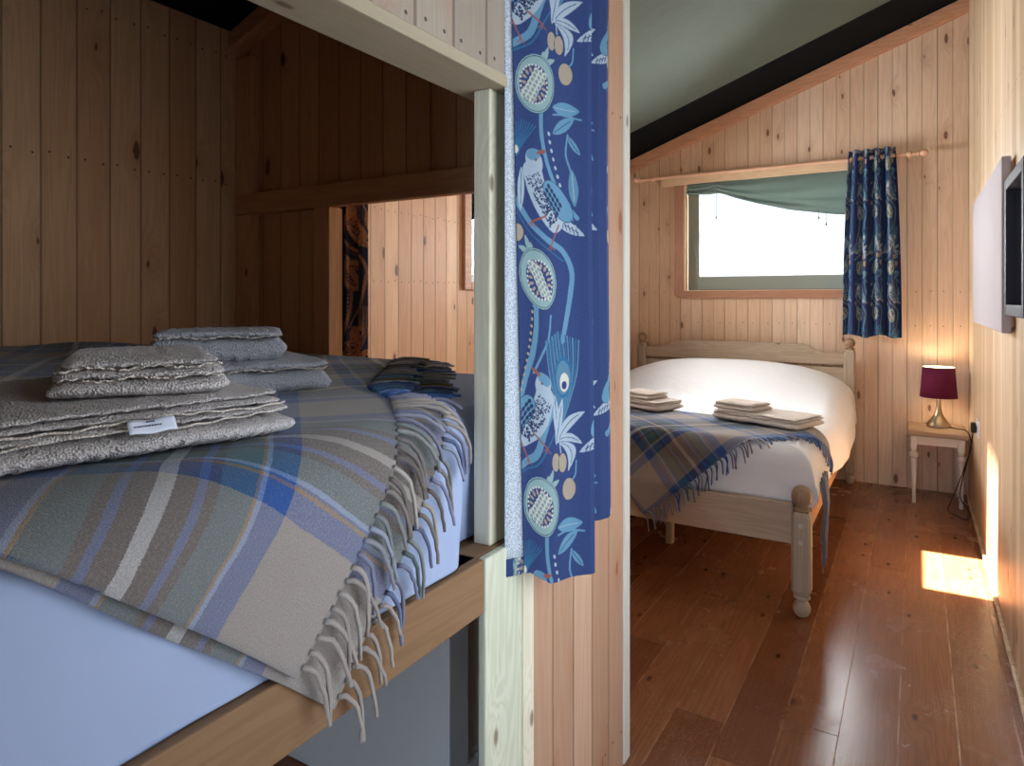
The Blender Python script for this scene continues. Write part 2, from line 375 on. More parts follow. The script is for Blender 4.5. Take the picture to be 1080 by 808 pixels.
def tube(bm, pts, r, n=8, cap=True, r1=None):
    pts = [Vector(p) for p in pts]; N = len(pts); rings = []
    up = Vector((0.13, 0.21, 1)).normalized(); px = None
    for i, p in enumerate(pts):
        d = (pts[min(i+1, N-1)]-pts[max(i-1, 0)])
        d = d.normalized() if d.length > 1e-9 else Vector((0, 0, 1))
        a = px if px is not None else (up if abs(d.dot(up)) < 0.95 else Vector((1, 0, 0)))
        a = (a-d*a.dot(d)).normalized(); px = a; b = d.cross(a)
        rr = r if r1 is None else r+(r1-r)*i/(N-1)
        rings.append([bm.verts.new(p+a*rr*math.cos(2*PI*k/n)+b*rr*math.sin(2*PI*k/n)) for k in range(n)])
    for x, y in zip(rings, rings[1:]):
        for k in range(n): bm.faces.new((x[k], x[(k+1) % n], y[(k+1) % n], y[k]))
    if cap: bm.faces.new(rings[0][::-1]); bm.faces.new(rings[-1])
def ball(bm, c, r, sz=1.0, seg=20):
    R = bmesh.ops.create_uvsphere(bm, u_segments=seg, v_segments=seg*2//3, radius=r)
    bmesh.ops.scale(bm, vec=(1, 1, sz), verts=R['verts']); bmesh.ops.translate(bm, vec=c, verts=R['verts'])

def smooth_noise(x, y, seed=0, k=6, lo=1.0, hi=6.0):
    r = np.random.RandomState(seed); out = 0
    for i in range(k):
        f = lo*(hi/lo)**(i/(k-1)); a = r.rand()*2*PI; ph = r.rand()*2*PI
        out = out+np.sin(2*PI*f*(x*math.cos(a)+y*math.sin(a))+ph)/(1+i*0.5)
    return out/2.2
def grid(name, P, mat, parent=None, uv=None, colr=None, thick=0.0, smooth=True, off=-1.0, mask=None):
    """mesh from an (n,m,3) array of world points, optional uv and printed colour"""
    n, m = P.shape[:2]; Q = P.reshape(-1, 3).astype(np.float64)
    if parent is not None:
        mt = np.array((Matrix.Translation(parent.location) @ parent.rotation_euler.to_matrix().to_4x4()).inverted())
        Q = Q @ mt[:3, :3].T + mt[:3, 3]
    idx = np.arange(n*m).reshape(n, m)
    F = np.stack([idx[:-1, :-1], idx[1:, :-1], idx[1:, 1:], idx[:-1, 1:]], -1).reshape(-1, 4)
    if mask is not None:
        mk = (mask[:-1, :-1] & mask[1:, :-1] & mask[1:, 1:] & mask[:-1, 1:]).reshape(-1); F = F[mk]
    me = bpy.data.meshes.new(name)
    me.vertices.add(n*m); me.vertices.foreach_set('co', Q.ravel())
    me.loops.add(len(F)*4); me.loops.foreach_set('vertex_index', F.ravel().astype(np.int32))
    me.polygons.add(len(F)); me.polygons.foreach_set('loop_start', np.arange(0, len(F)*4, 4, dtype=np.int32))
    me.polygons.foreach_set('loop_total', np.full(len(F), 4, dtype=np.int32))
    me.update(calc_edges=True)
    if uv is not None:
        l = me.uv_layers.new(name='UVMap'); l.data.foreach_set('uv', uv.reshape(-1, 2)[F.ravel()].astype(np.float32).ravel())
    if colr is not None:
        a = me.color_attributes.new('print', 'FLOAT_COLOR', 'POINT')
        c = np.concatenate([colr.reshape(-1, 3), np.ones((n*m, 1))], 1); a.data.foreach_set('color', c.astype(np.float32).ravel())
    o = link(name, me, mat, parent, smooth)
    if thick:
        s = o.modifiers.new('thickness', 'SOLIDIFY'); s.thickness = thick; s.offset = off
    return o
def tubes(name, paths, r, mat, parent=None, uvs=None, n=6):
    """many strands as one mesh; each strand takes one uv so it keeps the colour of the cloth it hangs from"""
    bm = bmesh.new(); lay = bm.loops.layers.uv.new('UVMap')
    for i, p in enumerate(paths):
        k0 = len(bm.faces); tube(bm, p, r, n, r1=r*0.75)
        bm.faces.ensure_lookup_table()
        if uvs is not None:
            for f in bm.faces[k0:]:
                for lp in f.loops: lp[lay].uv = uvs[i]
    return fromb(name, bm, mat, parent, True)

# ================================================================== curtain print (painted in cloth coordinates)
NAVY, SKY, PALE, AQUA, TAN, TEAL, DNAV, RUST, WHT = [np.array(lin(*c)) for c in ((44, 66, 128), (104, 156, 196), (178, 198, 222), (150, 184, 192),
    (178, 166, 152), (44, 110, 160), (34, 48, 96), (156, 92, 84), (222, 224, 222))]
def paint_tile(S=3.0, W_=120.0, H_=443.0):
    w, h = int(W_*S), int(H_*S)
    yy, xx = np.mgrid[0:h, 0:w]; xx = xx/S; yy = yy/S+30.0       # y runs from 30 to 473, x from 0 to 120 (photo 535..655)
    img = np.zeros((h, w, 3)); img[:] = NAVY
    def put(m, c):
        m = np.clip(m, 0, 1)[..., None]; img[:] = img*(1-m)+np.asarray(c)*m
    def wrapd(cx, cy):
        dx = xx-cx; dy = yy-cy; dy = dy-H_*np.round(dy/H_); dx = dx-W_*np.round(dx/W_); return dx, dy
    def ell(cx, cy, rx, ry, ang=0.0, c=SKY, soft=0.4, clip=None):
        dx, dy = wrapd(cx, cy); a = math.radians(ang); X = dx*math.cos(a)+dy*math.sin(a); Y = -dx*math.sin(a)+dy*math.cos(a)
        d = (np.sqrt((X/rx)**2+(Y/ry)**2)-1)*min(rx, ry); m = np.clip(0.5-d/soft, 0, 1)
        if clip is not None: m = m*clip
        put(m, c); return m
    def stroke(pts, wd, c=SKY, taper=0.0):
        P = []
        n = len(pts)
        for i in range(n-1):                                    # catmull-rom
            p0, p1, p2, p3 = [np.array(pts[min(max(i+k, 0), n-1)], float) for k in (-1, 0, 1, 2)]
            for q in np.linspace(0, 1, 7)[:-1]:
                P.append(0.5*((2*p1)+(-p0+p2)*q+(2*p0-5*p1+4*p2-p3)*q*q+(-p0+3*p1-3*p2+p3)*q**3))
        P.append(np.array(pts[-1], float)); m = np.zeros_like(xx)
        for k, (a, b) in enumerate(zip(P, P[1:])):
            ax, ay = wrapd(a[0], a[1]); d = b-a; L = max((d**2).sum(), 1e-9)
            t = np.clip((ax*d[0]+ay*d[1])/L, 0, 1); dist = np.hypot(ax-t*d[0], ay-t*d[1])
            ww = wd*(1-taper*(k/len(P)))/2
            m = np.maximum(m, np.clip(0.5-(dist-ww)/0.5, 0, 1))
        put(m, c)
    def leaf(a, b, wd, c=SKY, vein=NAVY, bend=0.0):
        a = np.array(a, float); b = np.array(b, float); ax, ay = wrapd(*a); d = b-a; L = np.hypot(*d); e = d/L
        t = (ax*e[0]+ay*e[1])/L; s = -ax*e[1]+ay*e[0]; s = s-bend*4*t*(1-t)
        ww = wd/2*np.sin(np.clip(t, 0, 1)*PI)**0.75*np.where((t > 0) & (t < 1), 1, -1)
        put(np.clip(0.5-(np.abs(s)-ww)/0.5, 0, 1)*((t > 0) & (t < 1)), c)
        put(np.clip(0.5-(np.abs(s)-0.45)/0.4, 0, 1)*((t > 0.08) & (t < 0.85)), vein)
    def pome(cx, cy, flip):
        f = -1 if flip else 1
        for dx, dy in ((17*f, -42), (26*f, -30), (10*f, -36)): leaf((cx+9*f, cy-22), (cx+dx, cy+dy), 6, AQUA, AQUA)
        ell(cx, cy, 25.5, 31.5, 12*f, NAVY); ell(cx, cy, 25, 31, 12*f, AQUA); ell(cx, cy, 23.8, 29.7, 12*f, DNAV); ell(cx, cy, 23, 29, 12*f, AQUA)
        ell(cx-2*f, cy+1, 17.5, 21, 25*f, NAVY)
        for k in range(26):
            a = 2*PI*k/26; ell(cx-2*f+16.6*math.cos(a), cy+1+20*math.sin(a), 1.2, 1.4, 0, WHT)
        for k in range(15):
            a = 2*PI*k/15+.2; ell(cx-2*f+12.6*math.cos(a), cy+1+15*math.sin(a), 1.6, 3.0, math.degrees(a)+90, TAN)
        for j in range(-3, 4):
            for i in range(-1, 2):
                qx = cx-2*f+(i*5.2+j*2.6*f); qy = cy+2-j*4.6+i*1.5
                ell(qx, qy, 3.0, 3.4, 20*f, WHT); ell(qx+0.4, qy+0.5, 1.9, 2.2, 20*f, AQUA*0.8)
    def bird(hx, hy, f):
        # f=+1: tail towards the right
        leaf((hx+24*f, hy+52), (hx+68*f, hy+72), 12, PALE, NAVY)
        for k in range(5): stroke([(hx+(38+k*5)*f, hy+57+k*2), (hx+(41+k*5)*f, hy+64+k*2.2)], 1.2, NAVY)
        stroke([(hx-2*f, hy+12), (hx+4*f, hy+30), (hx+14*f, hy+46), (hx+28*f, hy+58)], 25, PALE)
        ell(hx, hy, 10.5, 13, -20*f, PALE); ell(hx-1*f, hy-7, 9, 6, -20*f, SKY)
        r = np.random.RandomState(3)
        for k in range(210):
            q = r.rand(); o = (r.rand()-0.5)*22
            bx = hx+(-2+30*q**1.2)*f+o*0.75*f; by = hy+14+46*q-o*0.45
            ell(bx, by, 0.75+0.5*q, 0.75+0.5*q, 0, DNAV, 0.5)
        ell(hx+33*f, hy+37, 13.5, 28, -46*f, DNAV); ell(hx+33*f, hy+37, 12.7, 27.2, -46*f, SKY)
        for i in range(5):
            for j in range(3):
                ell(hx+(17+i*4.4-j*2.6)*f+2*f, hy+22+i*4.6+j*4.6, 2.0, 3.1, -40*f, DNAV)
        leaf((hx+3*f, hy-9), (hx+16*f, hy-15), 4.5, RUST, RUST); ell(hx+2*f, hy-2, 1.5, 1.5, 0, RUST); ell(hx+2*f, hy-2, 0.8, 0.8, 0, DNAV)
        for lx, ly, ex, ey in ((14, 54, -4, 64), (34, 62, 22, 84)):
            stroke([(hx+lx*f, hy+ly), (hx+ex*f, hy+ey)], 2.0, RUST)
            for g in (-5, 0, 5): stroke([(hx+ex*f, hy+ey), (hx+(ex+g)*f, hy+ey+5)], 1.1, RUST)
    X = -535.0
    def p(*a): return [(x+X-12*(y-93)/442.0, y) for x, y in a]
    # stems
    stroke(p((544, 217), (565, 241), (591, 255), (612, 265), (624, 285), (623, 309), (617, 340), (612, 360)), 6.5)
    stroke(p((542, 224), (563, 250), (590, 264), (612, 275)), 1.6, TEAL)
    stroke(p((577, 122), (578, 145), (584, 168), (595, 190), (610, 208), (630, 228)), 5.0)
    stroke(p((572, 329), (572, 352), (568, 378), (560, 402), (548, 440)), 8.0); stroke(p((568, 330), (568, 352), (563, 378), (555, 402), (544, 436)), 3.6, DNAV)
    for k in range(14):
        q = k/13; x_, y_ = 568-20*q**1.7, 334+100*q; ell(*p((x_, y_))[0], 1.6, 1.8, 0, TAN)
    for k in range(12):
        q = k/11; ell(*p((588+40*q**1.3, 142+96*q))[0], 1.6, 2.4, -35, PALE)
    stroke(p((593, 333), (590, 356), (580, 378), (570, 398)), 2.6)
    stroke(p((540, 62+443), (560, 52+443), (575, 40+443), (584, 15+443), (590, 0+443), (604, -20+443)), 8.0)
    stroke(p((545, 66+443), (575, 52+443), (592, 25+443), (604, 8+443)), 2.0, TEAL)
    stroke(p((616, 140), (614, 160), (620, 176), (626, 190)), 2.4)
    stroke(p((594, 121), (610, 119), (632, 122)), 2.0)
    # peacock feather
    for k in range(17):
        a = (k-8)/8.0; stroke(p((604, 465), (612+a*9, 430), (612+a*20, 396), (604+a*24+6*abs(a), 360-10*(1-abs(a)))), 1.7, TEAL if k % 2 else SKY*0.8)
    ell(*p((613, 398))[0], 13, 22, 0, TEAL); ell(*p((613, 399))[0], 11, 18, 0, SKY*0.75); ell(*p((615, 404))[0], 7, 10, 0, WHT); ell(*p((615, 407))[0], 4, 4.5, 0, NAVY)
    for k in range(9):
        a = (k-4)/4.0; stroke(p((546, 172), (548+a*6+4, 155), (556+a*14, 138-4*(1-abs(a)))), 1.3, TEAL)
    ell(*p((546, 164))[0], 5, 9, 0, TEAL); ell(*p((546, 166))[0], 3, 4.5, 0, WHT)
    # leaves and berries
    leaf(*p((553, 184), (552, 230)), 9, PALE); leaf(*p((622, 176), (627, 216)), 12, SKY*0.85, PALE); leaf(*p((593, 113), (630, 113)), 15, SKY, PALE)
    leaf(*p((594, 141), (624, 121)), 13, SKY, NAVY); leaf(*p((615, 140), (632, 160)), 7, SKY); leaf(*p((599, 416), (606, 466)), 10, PALE)
    for q in (0, 443):
        leaf(*p((590, 26+q), (600, -22+q)), 10, PALE); leaf(*p((592, 24+q), (630, -6+q)), 12, PALE, NAVY, -4); leaf(*p((592, 22+q), (628, 28+q)), 9, PALE, NAVY, -5)
        leaf(*p((594, 24+q), (610, 56+q)), 13, PALE, NAVY, -13); break
    for x_, y_, a_, b_ in ((590, 44, 6, 9.5), (601, 46, 6.5, 10), (611, 75, 9.5, 11.5), (548, 253, 8, 9)):
        ell(*p((x_, y_))[0], a_+.6, b_+.6, 0, DNAV); ell(*p((x_, y_))[0], a_, b_, 0, TAN)
    stroke(p((596, 24), (598, 35)), 1.3, PALE); stroke(p((621, 46), (620, 60), (616, 66)), 1.8, SKY)
    # birds and fruit
    hx, hy = p((569, 175))[0]; bird(hx, hy, 1)
    hx, hy = p((583, 408))[0]; bird(hx, hy, -1)
    pome(*p((570, 93))[0], False); pome(*p((576, 297))[0], True)
    return img
TILE = paint_tile()*np.array((0.72, 0.68, 0.60)); TS = 3.0
def sample_print(x, y):
    """x, y in print units (1 unit = 1/545 m of cloth)"""
    h, w = TILE.shape[:2]; i = (np.floor((y-30.0)*TS).astype(int)) % h; j = np.floor(x*TS).astype(int) % w
    return TILE[i, j]
def curtain_cloth(name, path, z0, z1, ds, parent, x_off=0.0, y_off=0.0, scale=545.0, tint=None, thick=0.002, hemwave=0.0, zfun=None):
    """cloth hung along a plan path of (x, y) points, print laid on by arc length"""
    p = np.array(path, float); seg = np.hypot(*np.diff(p, axis=0).T); L = np.concatenate([[0], np.cumsum(seg)])
    n = max(int(L[-1]/ds), 4); s = np.linspace(0, L[-1], n); X = np.interp(s, L, p[:, 0]); Y = np.interp(s, L, p[:, 1])
    m = max(int((z1-z0)/ds), 4); z = np.linspace(z0, z1, m)
    A = np.zeros((n, m, 3)); A[..., 0] = X[:, None]; A[..., 1] = Y[:, None]; A[..., 2] = z[None]
    if hemwave: A[..., 2] += ((hemwave*np.sin(s*23))[:, None])*((z1-z)/(z1-z0))[None]
    if zfun: A = zfun(A, s, z)
    U = s[:, None]*scale+x_off+0*z[None]; V = (z1-z)[None]*scale+y_off+0*s[:, None]
    c = sample_print(U, V)
    if tint is not None: c = tint(c)
    return grid(name, A, M['print'], parent, colr=c, thick=thick), s, X, Y

# ================================================================== setting
XR, XL, YF, YN, XP, YP = 0.273, -2.183, 4.95, -1.60, -0.648, 1.60
def zr(x): return 2.30+0.354*(x+1.893)
def struct(name, bm, mat, parent=None, smooth=False):
    o = fromb(name, bm, mat, parent, smooth)
    if parent is None: o['kind'] = 'structure'
    return o
struct('floor', B(-2.30, 0.42, -1.72, 5.07, -0.08, 0.0), M['floor'])
# far wall with a window hole
wx0, wx1, wz0, wz1 = -1.487, -0.16, 1.264, 2.06
bm = bmesh.new()
box(bm, XL-0.1, wx0, YF, YF+0.10, 0, 2.05); box(bm, wx0, wx1, YF, YF+0.10, 0, wz0); box(bm, wx1, XR+0.1, YF, YF+0.10, 0, 2.05)
box(bm, wx0, wx1, YF, YF+0.10, wz1, 2.20)
prism(bm, [(XL-0.1, 2.05), (wx0, 2.05), (wx0, zr(wx0)), (XL-0.1, zr(XL-0.1))], 1, YF, YF+0.10)
prism(bm, [(wx1, 2.05), (XR+0.1, 2.05), (XR+0.1, zr(XR+0.1)+0.05), (wx1, zr(wx1))], 1, YF, YF+0.10)
prism(bm, [(wx0, 2.20), (wx1, 2.20), (wx1, zr(wx1)), (wx0, zr(wx0))], 1, YF, YF+0.10)
struct('wall_far', bm, M['far'])
# right wall, unseen glazed opening added near the camera for its light
gy0, gy1, gz0, gz1 = 0.42, 1.85, 0.12, 2.02
bm = bmesh.new(); H = 3.10
box(bm, XR, XR+0.10, gy1, YF, 0, H); box(bm, XR, XR+0.10, YN-0.1, gy0, 0, H); box(bm, XR, XR+0.10, gy0, gy1, 0, gz0); box(bm, XR, XR+0.10, gy0, gy1, gz1, H)
struct('wall_right', bm, M['right'])
# left wall with window
lw0, lw1, lz0, lz1 = 3.12, 4.45, 1.30, 1.86
bm = bmesh.new(); zl = zr(XL)
zl += 0.01; box(bm, XL-0.10, XL, YN-0.1, lw0, 0, zl); box(bm, XL-0.10, XL, lw1, YF, 0, zl); box(bm, XL-0.10, XL, lw0, lw1, 0, lz0); box(bm, XL-0.10, XL, lw0, lw1, lz1, zl)
struct('wall_left', bm, M['left'])
# near wall behind the camera
bm = bmesh.new(); nx0, nx1, nz0, nz1 = -0.58, 0.17, 0.08, 2.05
box(bm, XL, nx0, YN-0.1, YN, 0, 2.19); box(bm, nx1, XR, YN-0.1, YN, 0, 2.19); box(bm, nx0, nx1, YN-0.1, YN, 0, nz0); box(bm, nx0, nx1, YN-0.1, YN, nz1, 2.19)
prism(bm, [(XL, 2.19), (XR, 2.19), (XR, zr(XR))], 1, YN-0.1, YN)
struct('wall_near', bm, M['cross'])
# roof: tent canvas, unseen opening added for the sun patch; black edges paint shade
rx0, rx1, ry0, ry1 = -0.40, -0.09, 2.98, 3.46
YC = 4.42; XC = -1.98
def slab(bm, x0, x1, y0, y1, dz=0.0, th=0.02):
    prism(bm, [(x0, zr(x0)+dz), (x1, zr(x1)+dz), (x1, zr(x1)+dz+th), (x0, zr(x0)+dz+th)], 1, y0, y1)
bm = bmesh.new(); x1_ = XR+0.1
slab(bm, XC, rx0, YN-0.1, YC); slab(bm, rx1, x1_, YN-0.1, YC); slab(bm, rx0, rx1, YN-0.1, ry0); slab(bm, rx0, rx1, ry1, YC)
struct('ceiling', bm, M['canvas'])
bm = bmesh.new(); slab(bm, XL-0.12, x1_, YC+0.0, YF+0.12, 0.0, 0.03); slab(bm, XL-0.12, XC, YN-0.1, YC, 0.0, 0.03)
struct('ceiling.001', bm, M['black'])
# verge board on the far wall under the roof
bm = bmesh.new(); prism(bm, [(XL, zr(XL)-0.095), (XR, zr(XR)-0.095), (XR, zr(XR)-0.012), (XL, zr(XL)-0.012)], 1, YF-0.030, YF)
prism(bm, [(XL, zr(XL)-0.107), (XR, zr(XR)-0.107), (XR, zr(XR)-0.095), (XL, zr(XL)-0.095)], 1, YF-0.018, YF)
struct('trim_1', bm, M['verge'])
# window 1 (far wall): casing, frame, glass
w1 = thing('window_1', (-0.83, YF, 1.264), None, None); w1['kind'] = 'structure'
bm = bmesh.new(); box(bm, wx0-0.072, wx0, YF-0.022, YF, 1.235, 2.06, bev=0.003); struct('window_casing', bm, M['case_z'], w1)
bm = bmesh.new(); prism(bm, [(wx0-0.072, 1.235), (wx0-0.045, 1.212), (wx1+0.07, 1.212), (wx1+0.07, 1.264), (wx0-0.072, 1.264)], 1, YF-0.026, YF); struct('window_sill', bm, M['case_x'], w1)
bm = bmesh.new(); box(bm, wx0, wx0+0.012, YF-0.02, YF+0.04, 1.264, 2.06); box(bm, wx0, wx1, YF-0.02, YF+0.04, 1.258, 1.268); struct('reveal_edge', bm, M['lath'], w1)
bm = bmesh.new(); f0 = 0.10
box(bm, wx0+0.012, wx0+0.10, YF+0.035, YF+0.085, 1.268, 2.06, bev=0.008); box(bm, wx1-0.09, wx1, YF+0.035, YF+0.085, 1.268, 2.06, bev=0.008)
box(bm, wx0+0.09, wx1-0.08, YF+0.035, YF+0.085, 1.268, 1.372, bev=0.008); box(bm, wx0+0.09, wx1-0.08, YF+0.035, YF+0.085, 1.99, 2.06, bev=0.008)
struct('window_frame', bm, M['upvc'], w1)
struct('pane', B(wx0+0.09, wx1-0.08, YF+0.056, YF+0.062, 1.365, 2.0), M['glass'], w1)
# window 2 (left wall)
w2 = thing('window_2', (XL, (lw0+lw1)/2, lz0), None, None); w2['kind'] = 'structure'
bm = bmesh.new(); box(bm, XL, XL+0.022, lw0-0.062, lw0+0.004, lz0-0.045, lz1+0.05, bev=0.003); box(bm, XL, XL+0.022, lw1, lw1+0.062, lz0-0.045, lz1+0.05, bev=0.003)
box(bm, XL, XL+0.022, lw0, lw1, lz1, lz1+0.05, bev=0.003); box(bm, XL, XL+0.024, lw0, lw1, lz0-0.045, lz0, bev=0.003); struct('window_casing', bm, M['case_y'], w2)
bm = bmesh.new(); 
for a0, a1, b0, b1 in ((lw0, lw0+0.03, lz0, lz1), (lw1-0.03, lw1, lz0, lz1), (lw0, lw1, lz0, lz0+0.045), (lw0, lw1, lz1-0.03, lz1)): box(bm, XL-0.08, XL-0.04, a0, a1, b0, b1, bev=0.004)
struct('window_frame', bm, M['upvc'], w2)
struct('pane', B(XL-0.063, XL-0.058, lw0+0.02, lw1-0.02, lz0+0.03, lz1-0.02), M['glass'], w2)
# added side and rear glazing, unseen, sized to steer light onto post and cabinet
w3 = thing('added_side_glazing', (XR, 1.325, gz0), None, None); w3['kind'] = 'structure'
bm = bmesh.new()
for a0, a1, b0, b1 in ((gy0, gy0+0.06, gz0, gz1), (gy1-0.06, gy1, gz0, gz1), (gy0, gy1, gz0, gz0+0.08), (gy0, gy1, gz1-0.06, gz1), (1.30, 1.345, gz0, gz1)): box(bm, XR+0.03, XR+0.08, a0, a1, b0, b1, bev=0.004)
struct('window_frame', bm, M['upvc'], w3); struct('pane', B(XR+0.052, XR+0.058, gy0+0.03, gy1-0.03, gz0+0.03, gz1-0.03), M['glass'], w3)
w4 = thing('added_rear_glazing', (-0.2, YN, nz0), None, None); w4['kind'] = 'structure'
bm = bmesh.new()
for a0, a1, b0, b1 in ((nx0, nx0+0.05, nz0, nz1), (nx1-0.05, nx1, nz0, nz1), (nx0, nx1, nz0, nz0+0.05), (nx0, nx1, nz1-0.05, nz1)): box(bm, a0, a1, YN-0.08, YN-0.03, b0, b1, bev=0.004)
struct('window_frame', bm, M['upvc'], w4); struct('pane', B(nx0+0.02, nx1-0.02, YN-0.058, YN-0.052, nz0+0.02, nz1-0.02), M['glass'], w4)
# partition between corridor and bunk
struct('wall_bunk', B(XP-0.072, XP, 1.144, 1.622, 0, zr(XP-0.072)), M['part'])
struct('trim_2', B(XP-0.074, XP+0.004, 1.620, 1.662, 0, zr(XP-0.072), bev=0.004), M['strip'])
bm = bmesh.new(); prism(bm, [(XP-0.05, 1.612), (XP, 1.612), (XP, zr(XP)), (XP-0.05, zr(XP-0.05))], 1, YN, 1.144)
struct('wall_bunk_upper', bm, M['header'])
struct('wall_light_block', B(-0.612, -0.592, YN, 0.02, 0.76, 1.60), M['header'])  # added unseen panel that keeps rear light off the alcove walls
bm = bmesh.new(); box(bm, XP-0.100, XP+0.004, YN, 1.150, 1.590, 1.613, bev=0.003); struct('trim_3', bm, M['ty'])       # header beam
struct('trim_4', B(-0.709, -0.672, 1.030, 1.142, 0.745, 1.590, bev=0.003), M['tz'])                                    # upper post
bm = bmesh.new(); box(bm, -0.662, XP+0.003, 0.975, 1.103, 0, 0.745, bev=0.004); struct('trim_5', bm, M['tz2'])         # lower post
struct('trim_6', B(-0.6625, XP+0.005, 1.104, 1.146, 0, 1.59, bev=0.004), M['tz'])
# screw heads along the seams
# cross partition at the head of the bunk with an opening
bm = bmesh.new(); jx = -1.690
box(bm, XL, -1.70, YP+0.035, YP+0.06, 0, 1.55); box(bm, -1.70, XP-0.072, YP+0.035, YP+0.06, 0, 0.96)
prism(bm, [(XL, 1.55), (XP-0.072, 1.55), (XP-0.072, zr(XP-0.072)), (XL, zr(XL))], 1, YP+0.035, YP+0.06)
struct('wall_cross', bm, M['cross'])
bm = bmesh.new(); box(bm, XL, XP-0.073, YP, YP+0.035, 1.514, 1.591, bev=0.003); struct('trim_7', bm, M['pine_x'])
struct('trim_8', B(jx-0.073, jx, YP, YP+0.062, 0.30, 1.513, bev=0.003), M['pine_z'])
struct('trim_9', B(XL, XL+0.092, YP, YP+0.035, 0, 1.513, bev=0.003), M['pine_z'])
struct('trim_10', B(XL, XL+0.092, YP, YP+0.035, 1.592, 2.10, bev=0.003), M['pine_z'])
bm = bmesh.new(); prism(bm, [(XL, zr(XL)-0.07), (XP-0.073, zr(XP-0.073)-0.07), (XP-0.073, zr(XP-0.073)-0.01), (XL, zr(XL)-0.01)], 1, YP-0.03, YP+0.035); struct('trim_11', bm, M['pine_x'])
struct('baseboard_right', B(XR-0.014, XR, 1.9, YF-0.03, 0.0, 0.022, bev=0.004), M['right'])

# ================================================================== drape tools
def foldc(t, lo, hi, r, flare=0.0):
    """unrolled coordinate -> (position, drop) over a slab from lo to hi with edge radius r"""
    t = np.asarray(t, float); q = r*PI/2
    x = t.copy(); d = np.zeros_like(t)
    a = np.clip((t-(hi-r))/r, 0, PI/2); m = t > hi-r; x = np.where(m, hi-r+r*np.sin(a), x); d = np.where(m, r*(1-np.cos(a)), d)
    e = t-(hi-r)-q; d = np.where(e > 0, r+e, d); x = np.where(e > 0, hi+flare*e, x)
    a = np.clip(((lo+r)-t)/r, 0, PI/2); m = t < lo+r; x = np.where(m, lo+r-r*np.sin(a), x); d = np.where(m, r*(1-np.cos(a)), d)
    e = (lo+r)-t-q; d = np.where(e > 0, r+e, d); x = np.where(e > 0, lo-flare*e, x)
    return x, d
def dsum(a, b): return (a**5+b**5)**0.2

# ================================================================== near bunk
bunk = thing('built_in_bunk', (-1.40, 0.3, 0.0), 'raised built-in bunk base with a brown sawn timber front rail', 'bunk')
bm = B(-0.706, XP, YN+0.1, 0.974, 0.65, 0.745, bev=0.003); box(bm, -0.710, -0.6635, 0.9, 1.142, 0.65, 0.745, bev=0.003); fromb('front_rail', bm, M['rail'], bunk)
fromb('base_board', B(-2.175, -0.70, YN+0.1, 1.590, 0.70, 0.740, bev=0.002), M['rail'], bunk)
# mattress with white fitted sheet
MZT = 0.985
def near_side(Y):
    s = np.clip((Y-0.90)/(1.02-0.90), 0, 1); return -0.662-0.070*(s*s*(3-2*s))
us = np.linspace(-2.165-0.30, -0.662+0.33, 190); vs = np.linspace(-0.95, 1.585, 260)
U, V = np.meshgrid(us, vs, indexing='ij')
hi = near_side(V); t_ = np.zeros_like(U); x = np.zeros_like(U); d = np.zeros_like(U); z = np.zeros_like(U)
uu = (U+2.465)/(2.465-0.332)
r = 0.055
for j in range(V.shape[1]):
    x[:, j], d[:, j] = foldc(us, -2.165, -0.662, r)
bul = 0.010*np.sin(np.clip(d/0.24, 0, 1)*PI)
x = x+np.where(x > -1.4, (hi+0.662)*np.clip((x+1.0)/0.33, 0, 1)+bul, -0*bul)
z = MZT-np.minimum(d, 0.238)
z = z+0.004*smooth_noise(U, V, 5, 6, 1.5, 5)*(d < 0.02)
x = np.where(d > 0.02, x+0.005*smooth_noise(V, d*2.2, 8, 6, 2, 7), x)
x = np.where(d > 0.238, -0.70-(0.0)*d, x) if False else x
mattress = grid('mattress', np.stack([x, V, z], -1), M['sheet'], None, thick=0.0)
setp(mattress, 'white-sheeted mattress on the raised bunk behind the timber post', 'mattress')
bm = bmesh.new()

# ---- near tartan blanket
EH = np.array([0.648, 0.762]); ER = np.array([-0.762, 0.648]); C0 = np.array([0.315, 0.545])     # (p down from the edge, Y)
def near_surf(p, Y, off):
    """p=0 where the top starts to round over the corridor side"""
    p = np.asarray(p, float); Y = np.asarray(Y, float)
    r = 0.055+off; a = np.clip(p/r, 0, PI/2); side = near_side(Y); edge = side-0.055
    X = np.where(p <= 0, edge+p, edge+r*np.sin(a)); Z = np.where(p <= 0, MZT+off, MZT-0.055+r*np.cos(a))
    e = np.maximum(p-r*PI/2, 0); Z = Z-e; X = X+0.004*np.sin(np.clip(e/0.2, 0, 1)*PI)
    n1 = smooth_noise(Y*1.0, p*1.0, 21, 6, 1.2, 4.5)
    Z = Z+np.where(p <= 0, 0.005*n1, 0); X = X+np.where(e > 0, 0.006*n1*np.clip(e/0.1, 0, 1), 0)
    # ruck of bedding against the left wall
    ruck = np.clip((-1.35-X)/0.45, 0, 1)*np.clip((1.45-Y)/0.2, 0, 1)
    Z = Z+ruck*(0.040+0.022*smooth_noise(X, Y, 33, 5, 1.0, 3.2))
    X = np.maximum(X, -2.160)
    return np.stack([X, Y, Z], -1)
def blanket_uv(p, Y, c0, eh, er):
    dp = p-c0[0]; dy = Y-c0[1]; return np.stack([dp*er[0]+dy*er[1], -(dp*eh[0]+dy*eh[1])], -1)
